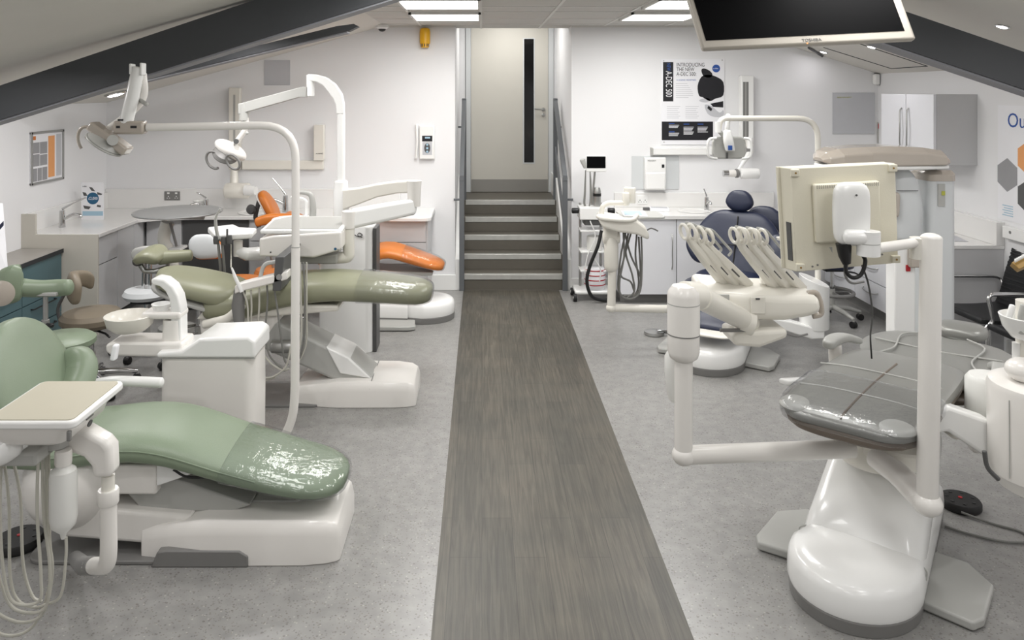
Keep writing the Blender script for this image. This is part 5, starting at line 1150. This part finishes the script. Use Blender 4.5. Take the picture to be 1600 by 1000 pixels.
# foot controls
def foot_control(loc, lab, r, cable, holes=True):
    t = Thing('foot_control', lab, 'foot pedal', loc, 'dental foot controls')
    x, y = loc[0], loc[1]
    b = t.add('disc', lathe([(r*.92, 0), (r, .01), (r, .035), (r*.93, .045), (0, .05)], (x, y, 0)), 'rubber')
    if holes:
        for i in range(7): a = 2*PI*i/7; t.add('grip_dot', lathe([(.009, 0), (.009, .003), (0, .003)], (x+r*.65*math.cos(a), y+r*.65*math.sin(a), .046)), 'black', parent=b)
        t.add('red_dot', lathe([(.01, 0), (.01, .004), (0, .004)], (x, y, .049)), 'red', parent=b)
    t.add('cable', tube([V(p) for p in cable], .006, smooth=8, n=8), 'hosed')
x, y = 2.53, 4.13
foot_control((x, y, 0), 'dark round foot control with dots on the floor right of the silver chair', .1, [(x-.05, y-.09, .02), (x+.05, y-.17, .008), (x+.15, y-.25, .008), (x+.14, y-.33, .008), (x, y-.33, .008), (x-.13, y-.26, .008), (x-.2, y-.2, .008)])
x, y = P(1022, 0, 7.05).x, 7.05
t = Thing('foot_control', 'small chrome foot control on the floor behind the cream post', 'foot pedal', (x, y, 0), 'dental foot controls')
t.add('disc', lathe([(.085, 0), (.09, .01), (.085, .03), (0, .045)], (x, y, 0)), 'steel'); t.add('pedal', box((x+.06, y-.05, .05), (.09, .03, .015)), 'chrome', .004); t.add('cable', tube([(x+.08, y, .02), (x+.2, y-.03, .01), (x+.4, y-.1, .01)], .006, smooth=5, n=8), 'black')
x, y = P(30, 0, 3.78).x, 3.78
foot_control((x, y, 0), 'black round foot control on the floor under the left tray', .11, [(x+.08, y, .02), (x+.2, y+.05, .01), (x+.35, y+.1, .01)])
t = Thing('foot_control', 'chrome lever foot control on the floor behind the olive chair base', 'foot pedal', P(447, 520, 7.0), 'dental foot controls')
t.o.location.z = 0; t.M = Matrix.Translation(t.o.location); t.inv = t.M.inverted()
x, y = t.o.location.x, t.o.location.y
t.add('pedal', tube([(x-.08, y, .06), (x+.12, y, .06)], .045, dome=.5), 'steel'); t.add('base', box((x, y, .015), (.28, .14, .03)), 'dgrey', .01)

# ================================================================ ON THE WALLS
FX, FZ, FN = (1, 0, 0), (0, 0, 1), (0, -1, 0)
def wbox(px0, py0, px1, py1, d_, Y=None, bm=None):   # box standing d_ proud of the back wall, outline given where it is seen
    Y = Y or YB-d_; a, b = P(px0, py1, Y), P(px1, py0, Y); return bx(a.x, b.x, Y, YB-.001, a.z, b.z, bm=bm)
def flat(t, name, px0, py0, px1, py1, Y, m, d_=.0015, par=None):
    a, b = P(px0, py1, Y), P(px1, py0, Y); return t.add(name, bx(a.x, b.x, Y-d_, Y, a.z, b.z), m, parent=par, smooth=False)
# big poster
YP = YB-.012
t = Thing('poster', 'large product poster with a black chair picture and black bands on the back wall', 'poster', P(1083, 223, YP))
bd = t.add('board', wbox(1033, 92, 1132, 226, .012), 'paper', .001)
flat(t, 'black_band', 1036, 97, 1052, 158.5, YP, 'pblack'); flat(t, 'black_panel', 1034, 190, 1114, 219, YP, 'pblack')
t.add('lettering', text_bm('INTRODUCING\nTHE NEW\nA-DEC 500:', .060, P(1057, 104, YP-.001), FX, FZ, sx=.74), 'pblack')
t.add('lettering', text_bm('A LEGEND. REDEFINED.', .021, P(1057, 126, YP-.001), FX, FZ), 'pblue')
t.add('lettering', text_bm('A-DEC 500', .098, P(1040.5, 111, YP-.003), (0, 0, -1), (1, 0, 0), sx=.62), 'paper')
t.add('lettering', text_bm('NEW', .06, P(1042, 98.5, YP-.003), (0, 0, -1), (1, 0, 0), sx=.62), 'pblue')
bm = bmesh.new()
for i, w_ in enumerate((18, 20, 22, 24, 26, 27, 27, 20)): a, b = P(1056, 131+3.1*i, YP), P(1056+w_, 130.3+3.1*i, YP); bx(a.x, b.x, YP-.001, YP, min(a.z, b.z), max(a.z, b.z), bm=bm)
for i in range(7):
    for x0 in (1042, 1071):
        a, b = P(x0, 166.7+3*i, YP), P(x0+21-(i*7) % 5, 166+3*i, YP); bx(a.x, b.x, YP-.001, YP, a.z, b.z, bm=bm)
t.add('small_print', bm, 'plgrey', smooth=False)
bm = bmesh.new()
for x0, y0, n in ((1045, 196, 3), (1045, 208.5, 3), (1068, 199, 7), (1090, 199, 5)):
    for i in range(n): a, b = P(x0, y0+1.9*i, YP-.002), P(x0+16-(i*5) % 4, y0+1.9*i-.8, YP-.002); bx(a.x, b.x, YP-.004, YP-.002, a.z, b.z, bm=bm)
t.add('small_print', bm, 'paper', smooth=False)
bm = bmesh.new()
for x0, y0 in ((1045, 193.5), (1045, 206.5), (1068, 194.5), (1090, 194.5)): a, b = P(x0, y0, YP-.002), P(x0+9, y0-1.1, YP-.002); bx(a.x, b.x, YP-.004, YP-.002, a.z, b.z, bm=bm)
t.add('small_print', bm, 'pblue', smooth=False)
def ppoly(t, name, pts, Y, m, d_=.0012, par=None, sm=0):
    if sm:
        q = [P(x, y, Y) for x, y in pts]; n_ = len(q); out = []
        for i in range(n_):
            a, b, c, d = q[i-1], q[i], q[(i+1) % n_], q[(i+2) % n_]
            for j in range(sm):
                u = j/sm; out.append(.5*((2*b)+(c-a)*u+(2*a-5*b+4*c-d)*u*u+(3*b-a-3*c+d)*u**3))
        q = out
    else: q = [P(x, y, Y) for x, y in pts]
    return t.add(name, prism([(p.x, p.z) for p in q], (0, Y, 0), FX, FZ, FN, d_), m, parent=par, smooth=False)
ppoly(t, 'picture_headrest', [(1096, 109), (1100, 107), (1108, 110), (1113, 116), (1110, 121), (1101, 120), (1097, 115)], YP, 'pblack', sm=4)
ppoly(t, 'picture_backrest', [(1096, 120), (1106, 117), (1117, 119), (1130, 128), (1130, 149), (1118, 154), (1109, 158), (1098, 152), (1092, 149), (1090, 134)], YP, 'pblack', sm=3)
ppoly(t, 'picture_seat', [(1110, 162), (1130, 158), (1130, 168), (1114, 167)], YP, 'pblack')
ppoly(t, 'picture_armrest', [(1093, 156), (1104, 153), (1110, 157), (1104, 160), (1095, 159)], YP, 'plgrey', sm=3)
ppoly(t, 'picture_base', [(1101, 164), (1112, 166), (1124, 176), (1130, 172), (1130, 181), (1118, 183), (1106, 178)], YP, 'plgrey', sm=3)
ppoly(t, 'picture_drum', [(1107, 165), (1113, 170), (1111, 174), (1105, 169)], YP-.0015, 'pblack')
t.add('blue_roundel', lathe([(.043, 0), (.043, .0015), (0, .0016)], P(1119, 107, YP), FN), 'pblue')
t.add('lettering', text_bm('a-dec', .026, P(1114.5, 108, YP-.002), FX, FZ), 'paper')
for x0, y0 in ((1037, 95), (1128.5, 94), (1037.5, 222)): t.add('screw_cap', lathe([(.007, 0), (.006, .005), (0, .006)], P(x0, y0, YP), FN), 'steel')
# blank grey panels
t = Thing('wall_panel', 'blank square grey panel high on the back wall left of the steps', 'panel', P(433, 133, YB)); t.add('panel', wbox(413, 94, 453, 133, .008), 'plgrey', .001); flat(t, 'edge', 414.5, 95.5, 451.5, 131.5, YB-.0085, 'pgrey' if 0 else 'plgrey', .001)
t = Thing('notice_board', 'square grey notice board with an olive heading line on the back wall', 'notice board', P(1334, 209, YB)); t.add('board', wbox(1301, 144.5, 1367, 209.5, .008), 'plgrey', .001)
t.add('frame', tube([P(1301, 145, YB-.01), P(1367, 145, YB-.01), P(1367, 209, YB-.01), P(1301, 209, YB-.01), P(1301, 145, YB-.01)], .003, n=4), 'frame')
t.add('lettering', text_bm('RADIATION SAFETY', .018, P(1308, 153, YB-.0095), FX, FZ), 'olivep')
# sounder, CCTV dome, sensor
t = Thing('alarm_sounder', 'yellow wall sounder near the ceiling left of the steps', 'alarm', P(664, 76, YB-.05))
p = P(664, 60, YB-.055); s_ = 1/141.4
t.add('body', lathe([(.045, .0), (.055, -.01), (.058, .02), (.058, .12), (.052, .155), (.03, .165), (0, .167)], p+V((0, 0, -.05)), n=28), 'yellow')
t.add('grille', lathe([(.042, 0), (.042, -.06), (0, -.061)], p+V((0, 0, -.04)), n=24), 'yellow')
for i in range(5):
    a = PI+PI*(i+.5)/5; t.add('slot', box(p+V((.043*math.cos(a), .043*math.sin(a), -.075)), (.009, .009, .035)), 'black')
t = Thing('camera_dome', 'small white ceiling camera dome left of the yellow sounder', 'camera', P(597, 40, 8.45)); p = V((P(597, 0, 8.45).x, 8.45, 2.915))
t.add('housing', lathe([(.07, 0), (.07, -.03), (.055, -.045), (0, -.046)], p), 'bright'); t.add('dome', ell(p-V((0, 0, .04)), (.042, .042, .035)), 'black')
t = Thing('motion_sensor', 'small white motion sensor in the right back corner under the slope', 'sensor', P(1370, 135, YB-.03)); t.add('housing', box(P(1369, 124, YB-.035), (.06, .07, .12)), 'bright', .015); t.add('bracket', tube([P(1366, 115, YB-.03), P(1375, 115, YB-.03), P(1375, 134, YB-.03)], .006, fil=.02), 'mgrey')
t = Thing('wall_gauge', 'narrow grey and red strip gauge on the wall beside the white wall cabinet', 'gauge', P(1374, 222, YB-.01)); t.add('strip', wbox(1371, 191, 1377, 224, .012), 'lgrey', .002); flat(t, 'red_mark', 1372, 193, 1376, 201, YB-.013, 'red')
# control box with wand
t = Thing('control_box', 'white wall control unit with a black display and side handpiece right of the curved arm', 'control unit', P(664, 250, YB-.04))
b = t.add('housing', wbox(655, 196, 679, 249, .05), 'bright', .012)
flat(t, 'display', 659.5, 212, 675.5, 221, YB-.0505, 'pblack'); flat(t, 'display_digits', 664, 214, 672, 216.5, YB-.0525, 'plblue')
flat(t, 'keypad', 660, 222, 675, 242, YB-.0505, 'plgrey')
t.add('key_oval', loft([[P(667.5, 231.5, YB-.053-.002*k)+V((math.cos(2*PI*i/24)*.033*kk, 0, math.sin(2*PI*i/24)*.055*kk)) for i in range(24)] for k, kk in ((0, 1), (1, 1), (1.2, .9))]), 'dgrey')
for yy in (226, 231.5, 237): t.add('key', lathe([(.012, 0), (.012, .003), (0, .0031)], P(667.5, yy, YB-.056), FN), 'plblue')
t.add('handpiece', tube([P(651, 195, YB-.03), P(652, 220, YB-.03), P(650, 247, YB-.03)], [.016, .012, .014], dome=.5), 'bright')
# framed picture on left wall
t = Thing('picture_frame', 'silver framed leaflet with grey photos and an orange stripe on the left wall', 'picture', (XL, 7.45, 1.3))
def lw(y0, y1, z0, z1, x0=XL, x1=XL+.02): return bx(x0, x1, y0, y1, z0, z1)
Ya, Yb_ = 7.16, 7.72; za, zb = 1.33, 1.82
t.add('backing', lw(Ya, Yb_, za, zb, XL, XL+.012), 'paper')
bm = bx(XL, XL+.022, Ya, Ya+.025, za, zb); bx(XL, XL+.022, Yb_-.025, Yb_, za, zb, bm=bm); bx(XL, XL+.022, Ya, Yb_, za, za+.022, bm=bm); bx(XL, XL+.022, Ya, Yb_, zb-.022, zb, bm=bm)
t.add('frame', bm, 'steel', .002, smooth=False)
t.add('orange_stripe', lw(7.45, 7.56, za+.045, zb-.05, XL+.012, XL+.014), 'porange', smooth=False); t.add('grey_stripe', lw(7.59, 7.68, za+.045, zb-.04, XL+.012, XL+.014), 'plgrey', smooth=False)
bm = bmesh.new()
for i, (y0, y1, z0, z1) in enumerate(((7.2, 7.3, .29, .39), (7.2, 7.3, .17, .28), (7.31, 7.43, .28, .39), (7.31, 7.43, .17, .27), (7.2, 7.26, .03, .15), (7.27, 7.34, .03, .15), (7.35, 7.43, .03, .15))): bx(XL+.012, XL+.014, y0, y1, za+z0, za+z1, bm=bm)
t.add('photo', bm, 'pgrey', smooth=False); t.add('orange_logo', lw(7.2, 7.24, zb-.075, zb-.04, XL+.012, XL+.014), 'orange', smooth=False)
# leaflet standing at the corner on the worktop
YPp = 7.85
t = Thing('poster', 'white price leaflet with a dark blue circle standing on the corner worktop', 'poster', P(145, 342, YPp))
t.add('sheet', bx(P(127, 0, YPp).x, P(162, 0, YPp).x, YPp, YPp+.004, .907, P(0, 285, YPp).z), 'paper')
t.add('blue_circle', lathe([(.06, 0), (.06, .001), (0, .0011)], P(145, 310, YPp), FN), 'pteal')
t.add('lettering', text_bm('£2,000', .04, P(138, 312, YPp-.002), FX, FZ, sx=.85), 'paper')
flat(t, 'blue_band', 129, 330, 161, 337, YPp, 'plblue')
for pts in ([(139, 292), (144, 293), (149, 299), (143, 298)], [(129, 300), (134, 301), (137, 306), (131, 306)], [(152, 300), (160, 303), (158, 305), (152, 304)], [(130, 321), (142, 323), (139, 327), (132, 326)], [(152, 320), (158, 321), (157, 324), (151, 323)]): ppoly(t, 'picture', pts, YPp, 'dgrey')
t.add('lettering', text_bm('a-dec', .02, P(129, 292, YPp-.001), FX, FZ), 'pblack')
# brochure at left edge on the teal cabinet
t = Thing('brochure', 'white brochure with a dark blue swoosh standing on the teal cabinet at the left edge', 'brochure', (-3.95, 6.1, .782))
a = [P(-30, 392, 5.9), P(12, 384, 6.05), P(4, 318, 6.15), P(-30, 312, 6.0)]; a[0].z = a[1].z = .784
t.add('sheet', slab(a, (0, .006, 0)), 'paper', smooth=False)
a2 = [P(-10, 362, 5.93), P(0, 352, 5.985), P(7, 345, 6.04), P(7, 352, 6.04), P(0, 360, 5.985), P(-10, 370, 5.93)]
bm = bmesh.new(); vs = [bm.verts.new(p-V((0, .014, 0))) for p in a2]; vb = [bm.verts.new(p-V((0, .01, 0))) for p in a2]
fs = [bm.faces.new(vs), bm.faces.new(vb[::-1])]+[bm.faces.new((vs[i], vb[i], vb[(i+1) % 6], vs[(i+1) % 6])) for i in range(6)]; bmesh.ops.recalc_face_normals(bm, faces=fs)
t.add('blue_swoosh', bm, 'navy', smooth=False)
t = Thing('paper_stack', 'low stack of white papers in front of the leaning brochure on the teal cabinet', 'papers', (-3.95, 5.9, .782)); t.add('sheets', box((-3.95, 5.75, .797), (.22, .3, .03), R=Matrix.Rotation(.1, 3, 'Z')), 'paper', .003)
# sockets
def socket(px0, py0, px1, py1, lab, m, Y, dark):
    t = Thing('socket', lab, 'socket', P((px0+px1)/2, py1, Y))
    a, b = P(px0, py1, Y), P(px1, py0, Y); pl = t.add('plate', bx(a.x, b.x, Y-.008, Y, a.z, b.z), m, .003)
    for f in (.25, .75):
        x = px0+(px1-px0)*f; y = (py0+py1)/2
        flat(t, 'rocker', x-1.8, py0+1.5, x+1.8, py0+4, Y-.0085, 'bright', .003)
        flat(t, 'pin_hole', x-.6, y, x+.6, y+1.8, Y-.0085, dark, .001)
        flat(t, 'pin_hole', x-2.6, y+3, x-1.2, y+4, Y-.0085, dark, .001); flat(t, 'pin_hole', x+1.2, y+3, x+2.6, y+4, Y-.0085, dark, .001)
socket(257, 299, 281.5, 313, 'brushed grey double socket on the left back upstand', 'mgrey', YB-.031, 'paper')
socket(996, 305, 1012, 319, 'white double socket on the upstand right of the steps', 'bright', YB-.031, 'dgrey')
t = Thing('socket', 'white switch plate on the right wall upstand behind the imaging machine', 'socket', (XR-.07, 7.3, .96)); t.add('plate', bx(XR-.078, XR-.071, 7.2, 7.38, .95, 1.07), 'frame', .002)
# x-ray arms on the walls
t = Thing('wall_xray_unit', 'cream wall-mounted x-ray unit with vertical column and drooping head, left back wall', 'x-ray unit', P(366, 265, YB-.05))
t.add('column', wbox(357, 137, 375, 265, .07), 'cream', .008); flat(t, 'slot', 364.5, 148, 367.5, 230, YB-.071, 'lgrey', .001)
t.add('rail', wbox(378, 251, 505, 265, .06), 'cream', .006)
t.add('control_cabinet', wbox(490, 195, 506, 251, .09), 'cream', .006); t.add('lettering', text_bm('X-MIND', .022, P(493.5, 241, YB-.092), FX, FZ), 'dgrey')
t.add('stem', tube([P(366, 262, YB-.1), P(366, 292, YB-.15)], [.035, .05]), 'cream')
t.add('head', tube([P(354, 298, YB-.2), P(388, 298, YB-.2)], .085, n=24, dome=.3), 'cream')
t.add('cone', tube([P(384, 297, YB-.25), P(400, 298, YB-.28)], [.06, .045], n=20), 'bright')
flat(t, 'head_badge', 380, 294, 382, 304, YB-.28, 'mgrey', .003)
t = Thing('wall_xray_unit', 'white wall-mounted x-ray unit with grey-slotted column right of the poster', 'x-ray unit', P(1168, 240, YB-.05))
t.add('column', wbox(1158, 118, 1178, 240, .09), 'bright', .01, seg=3); flat(t, 'slot', 1161, 128, 1169.5, 222, YB-.091, 'mgrey', .002); flat(t, 'slot_line', 1164.6, 128, 1166, 222, YB-.094, 'lgrey', .001)
t.add('rail', wbox(1020, 231, 1140, 242, .07), 'bright', .006); t.add('rail_end', wbox(1018, 231, 1021, 243, .075), 'lgrey', .003)
t.add('carriage', box(P(1163, 224, YB-.13), (.17, .05, .1)), 'white', .02, seg=3)
t.add('arm', tube([P(1172, 215, YB-.17), P(1171, 236, YB-.2), P(1168, 243, YB-.22), P(1156, 262, YB-.25), P(1152, 268, YB-.25)], [.035, .028, .027, .02, .02], smooth=7), 'bright')
t.add('arm_joint', tube([P(1170.5, 232, YB-.2), P(1170, 241, YB-.2)], .03), 'mgrey')
t.add('head', tube([P(1158, 271, YB-.28), P(1184, 271, YB-.28)], .058, n=24, dome=.35), 'bright')
t.add('head_ring', tube([P(1149, 271, YB-.28), P(1153, 271, YB-.28)], .047, n=20), 'mgrey'); t.add('cone', tube([P(1138, 271, YB-.28), P(1150, 271, YB-.28)], .038, n=20), 'white')
t.add('cone_tip', tube([P(1130, 271, YB-.28), P(1139, 271, YB-.28)], .036, n=20), 'chrome')
t = Thing('xray_control_box', 'white box with a small black display on a pale backing plate, right back wall', 'control unit', P(1024, 297, YB-.04))
t.add('backing_plate', wbox(987, 244, 1061, 296, .01), 'frame', .002)
t.add('housing', wbox(1008, 246, 1041, 297, .1), 'bright', .012); t.add('lower_cover', wbox(1009, 270, 1040, 296, .115), 'bright', .012)
flat(t, 'display', 1034, 257, 1038, 262, YB-.101, 'pblack', .002); t.add('lettering', text_bm('PROGENY', .02, P(1012, 252, YB-.1025), FX, FZ), 'mgrey')
# right wall poster
t = Thing('poster', 'white wall poster with blue heading and hexagon photos at the right edge', 'poster', (XR, 6.2, 1.2))
t.add('sheet', bx(XR-.006, XR, 5.2, 6.62, 1.12, 2.08), 'paper')
t.add('lettering', text_bm('Our Story', .17, (XR-.007, 6.5, 1.9), (0, -1, 0), (0, 0, 1)), 'pblue')
def hexa(y, z, r, m, nm): t.add(nm, prism([(r*math.cos(PI/6+PI/3*i), r*math.sin(PI/6+PI/3*i)) for i in range(6)], (XR-.006, y, z), (0, -1, 0), (0, 0, 1), (-1, 0, 0), .002), m, smooth=False)
hexa(6.5, 1.5, .14, 'pgrey', 'hexagon_photo'); hexa(6.25, 1.35, .14, 'dgrey', 'hexagon_photo'); hexa(6.25, 1.66, .14, 'porange', 'hexagon_photo'); hexa(6.0, 1.5, .14, 'pgrey', 'hexagon_photo')
bm = bmesh.new()
for i in range(5): bx(XR-.008, XR-.006, 6.43, 6.56-(i % 2)*.02, 1.24-.02*i, 1.247-.02*i, bm=bm)
t.add('small_print', bm, 'plblue', smooth=False)
t = Thing('dado_box', 'white trunking box on the right wall below the poster', 'trunking', (XR, 6.1, .95)); t.add('housing', bx(XR-.05, XR, 5.0, 6.5, .98, 1.08), 'bright', .006); t.add('screw', lathe([(.012, 0), (.012, .004), (0, .004)], (XR-.05, 6.4, 1.04), (-1, 0, 0)), 'mgrey')

# television hanging from the ceiling
BL, BR, TLp = P(1098, 77, 3.5), P(1432, 61, 3.36), P(1073, 0, 3.56)
U_ = (BR-BL).normalized(); W_ = (TLp-BL); W_ = (W_-U_*W_.dot(U_)*.1).normalized(); N_ = U_.cross(W_).normalized()
wd, hh = (BR-BL).length, .47
t = Thing('television', 'large black-screened television in a silver bezel hanging tilted from the ceiling', 'television', BL+U_*wd/2)
def tvq(u0, u1, v0, v1, d0, d1): return prism([(u0, v0), (u1, v0), (u1, v1), (u0, v1)], BL+N_*d0, U_, W_, N_, d1-d0)
t.add('housing', tvq(0, wd, 0, hh, -.05, 0), 'tvgrey', .01, seg=3)
t.add('screen', tvq(.025, wd-.035, .04, hh-.03, 0, .002), 'screen', smooth=False)
t.add('rear_housing', tvq(.15, wd-.15, .05, hh-.03, -.1, -.05), 'mgrey', .01)
t.add('lettering', text_bm('TOSHIBA', .02, BL+U_*(wd*.48)+W_*.012+N_*.001, U_, W_), 'dgrey')
t.add('power_light', tube([BL+U_*wd*.5+W_*.004, BL+U_*wd*.5+W_*.004+N_*.003], .004, n=8), 'porange')
c_ = BL+U_*wd/2+W_*.3-N_*.09
t.add('ceiling_bracket', tube([c_, c_+V((0, .05, 0)), V((c_.x, c_.y+.05, 2.92))], .025, fil=.03), 'dgrey'); t.add('ceiling_plate', bx(c_.x-.1, c_.x+.1, c_.y-.05, c_.y+.15, 2.9, 2.918), 'dgrey', .003)
t = Thing('bracket_arm', 'short dark bracket arm under the ceiling beside the two right downlights', 'bracket', P(1280, 80, 7.0))
a, b = on_slope(1264, 73, True), on_slope(1285, 86, True); t.add('arm', tube([a-V((0, 0, .01)), b-V((0, 0, .01))], .018, n=4), 'dgrey')

# taps
def tap(loc, lab, d_, s=1, lever=None):
    t = Thing('tap', lab, 'tap', loc); p = V(loc); d_ = V(d_).normalized()
    t.add('body', tube([p, p+V((0, 0, .12*s)), p+V((0, 0, .14*s))], [.026*s, .022*s, .02*s], n=18), 'chrome')
    t.add('spout', tube([p+V((0, 0, .06*s)), p+d_*.09*s+V((0, 0, .11*s)), p+d_*.15*s+V((0, 0, .10*s)), p+d_*.155*s+V((0, 0, .08*s))], .013*s, fil=.03, n=12), 'chrome')
    l = V(lever); t.add('lever', tube([p+V((0, 0, .15*s)), p+V((0, 0, .16*s))+l*.5, p+V((0, 0, .16*s))+l], [.012, .006, .009], n=10), 'chrome')
q = P(97, 354, 7.4); q.z = .907
tap(q, 'chrome long-lever tap on the left worktop by the leaflet', (1, 0, 0), 1.15, (.2, .05, .09))
q = P(446, 328, 8.35); q.z = .907
tap(q, 'chrome elbow-lever tap behind the orange headrest', (-1, -.4, 0), 1.25, (-.14, 0, .16))
q = P(322, 330, 8.2); q.z = .907
tap(q, 'small chrome tap behind the round grey table', (-.7, -.7, 0), 1.1, (-.1, 0, .05))
q = P(1104, 330, 8.4); q.z = .917
tap(q, 'chrome tap on the right worktop beside the navy headrest', (0, -1, 0), 1.0, (-.03, 0, .07))
t = Thing('basin', 'round white basin sunk in the right back worktop', 'basin', P(1085, 330, 8.33)); c_ = V((P(1085, 0, 8.33).x, 8.33, .917)); t.add('rim', lathe([(.13, -.03), (.15, 0), (.17, .003), (.165, .006), (.14, .002), (.1, -.02), (0, -.028)], c_), 'bright')
t = Thing('jug', 'small clear plastic jug beside the tap behind the round table', 'jug', P(312, 329, 8.25)); c_ = V((P(312, 0, 8.25).x, 8.25, .907)); t.add('body', lathe([(.045, 0), (.055, .1), (.07, .135), (.066, .135), (.05, .1), (0, .005)], c_), 'frost')
t = Thing('basin', 'white basin let into the left back worktop behind the orange headrest', 'basin', P(405, 325, 8.35)); c_ = V((P(402, 0, 8.3).x, 8.3, .907)); t.add('rim', lathe([(.14, -.03), (.16, 0), (.2, .004), (.195, .008), (.15, .003), (.1, -.02), (0, -.028)], c_), 'bright')
# papers and boxes
def onbench(px, py, w_, d_, h, rz, Y, z0=.917):
    c = P(px, py, Y); c.z = z0+h/2; return box(c, (w_, d_, h), R=Matrix.Rotation(rz, 3, 'Z'))
t = Thing('brochure', 'blue and white leaflets lying on the tray left of the navy chair', 'leaflets', P(985, 333, 6.7)); tzz = P(0, 337, YN+.1).z+.0155
c_ = P(985, 330, 6.65); c_.z = P(1000, 337, YN+.1).y and P(1000, 337, YN+.1).z+.004
Rz = Matrix.Rotation(-.1, 3, 'Z'); 
tc_ = P(1000, 337, YN+.1); t.add('sheet', box((tc_.x-.05, tc_.y, tc_.z+.018), (.2, .28, .004), R=Rz), 'paper'); t.add('blue_print', box((tc_.x-.06, tc_.y+.02, tc_.z+.021), (.15, .2, .002), R=Rz), 'plblue')
t = Thing('tissue_box', 'low lilac and white box on the right worktop', 'box', P(1028, 328, 8.3)); t.add('carton', onbench(1030, 322, .2, .12, .035, -.12, 8.35), 'paper', .003); t.add('lilac_lid', onbench(1030, 322, .17, .09, .004, -.12, 8.35, .952), 'plgrey')
t = Thing('card_box', 'small dark box beside the lilac box on the right worktop', 'box', P(1010, 325, 8.4)); t.add('body', onbench(1010, 322, .07, .05, .03, 0, 8.4), 'dgrey', .004)
t = Thing('magazine', 'dark grey magazine lying on the right worktop behind the imaging machine', 'magazine', (3.98, 7.2, .905)); t.add('cover', box((4.0, 7.25, .91), (.2, .28, .01), R=Matrix.Rotation(.3, 3, 'Z')), 'dgrey', .002)
t = Thing('paper_sheet', 'loose white sheet on the right worktop near the magazine', 'paper', (4.1, 6.85, .905)); t.add('sheet', box((4.1, 6.85, .907), (.2, .28, .002), R=Matrix.Rotation(-.2, 3, 'Z')), 'plgrey')
# mobile cart by the handrail
YK = 8.28
t = Thing('mobile_cart', 'mobile surgical cart with tablet screen, hoses and castors right of the steps', 'cart', (P(925, 0, YK).x, YK, 0))
cx = P(926, 0, YK).x
t.add('base', bx(cx-.2, cx+.2, YK-.13, YK+.15, .07, .11), 'bright', .015)
for dx, dy in ((-.2, -.12), (.2, -.12), (-.2, .13), (.2, .13)):
    t.add('castor', tube([(cx+dx-.018, YK+dy, .04), (cx+dx+.018, YK+dy, .04)], .04, n=18), 'rubber'); t.add('castor_hub', tube([(cx+dx-.022, YK+dy, .04), (cx+dx+.022, YK+dy, .04)], .014, n=12), 'bright')
for dx in (-.12, .1): t.add('upright', tube([(cx+dx, YK+.1, .09), (cx+dx, YK+.1, 1.0)], .014), 'steel')
for z in (.3, .5, .72): t.add('shelf', bx(cx-.14, cx+.13, YK-.1, YK+.14, z, z+.018), 'bright', .004)
t.add('top_deck', bx(cx-.15, cx+.14, YK-.12, YK+.14, P(0, 341, YK).z, P(0, 322, YK).z), 'bright', .01)
for s in (-1, 1): t.add('side_grip', tube([(cx+s*.16, YK-.05, P(0, 328, YK).z), (cx+s*.22, YK-.05, P(0, 328, YK).z)], .03, dome=.3), 'black')
t.add('flask', lathe([(.04, 0), (.042, .13), (.042, .15), (.03, .19), (0, .195)], P(933, 321, YK)), 'steel'); t.add('flask_band', lathe([(.043, .1), (.043, .13)], P(933, 321, YK)), 'black')
t.add('mast', tube([P(925, 322, YK+.1), P(930, 262, YK+.1)], .012), 'steel')
scn = t.add('tablet', wbox(916, 244, 947, 268, .0, Y=YK+.06), 'bright', .006) if 0 else t.add('tablet', box(P(931.5, 256, YK+.06), (.22, .02, .17)), 'bright', .008)
t.add('tablet_screen', box(P(931.5, 253.5, YK+.048), (.2, .004, .125)), 'screen', parent=scn)
t.add('handset', tube([P(910, 250, YK+.06), P(914, 262, YK+.06)], [.03, .016], dome=.5), 'lgrey')
for pts in ([(915, 266), (914, 300), (913, 318), (917, 326)], [(922, 268), (923, 290), (923, 310), (921, 322)]): t.add('hose', tube([P(x, y, YK) for x, y in pts], [.006, .011, .012, .008], smooth=6, n=8), 'hosed')
t.add('power_hose', tube([P(940, 360, YK-.2), P(934, 385, YK-.22), P(922, 415, YK-.22), P(917, 440, YK-.22), P(924, 462, YK-.2), P(940, 469, YK-.18), P(955, 468, YK-.15)], .018, smooth=8, n=12), 'black')
t.add('canister', lathe([(.1, 0), (.11, .02), (.11, .2), (.1, .22), (0, .23)], (cx+.02, YK-.02, .11)), 'paper')
for z in (.16, .21, .26, .31): t.add('red_band', lathe([(.112, z-.11), (.112, z-.1)], (cx+.02, YK-.02, .11)), 'red')
t.add('upper_jar', lathe([(.08, 0), (.085, .1), (.08, .14), (0, .145)], (cx+.02, YK, .52)), 'frost'); t.add('pump', box((cx, YK, .84), (.2, .2, .1)), 'dgrey', .01)
for pts in ([(922, 345), (930, 370), (918, 400), (914, 430), (922, 450)], [(930, 368), (928, 400), (938, 420), (937, 440)]): t.add('tube_line', tube([P(x, y, YK-.13) for x, y in pts], .006, smooth=6, n=8), 'bright')

t = Thing('shade_guide', 'small brown tooth shade guide with a row of white teeth at the right edge', 'shade guide', P(1606, 470, 3.3))
t.add('stand', tube([P(1606, 474, 3.3), P(1606, 430, 3.25)], .008), 'lgrey')
a, b = P(1585, 418, 3.2), P(1616, 402, 3.2); g_ = t.add('holder', tube([a, b], [.03, .034], n=4, flat=.8), 'wood', .003)
for i in range(12):
    p = a.lerp(b, (i+.3)/12); t.add('tooth', ell(p+V((-.006, -.012, .03)), (.0045, .004, .009), seg=10), 'bright', parent=g_)
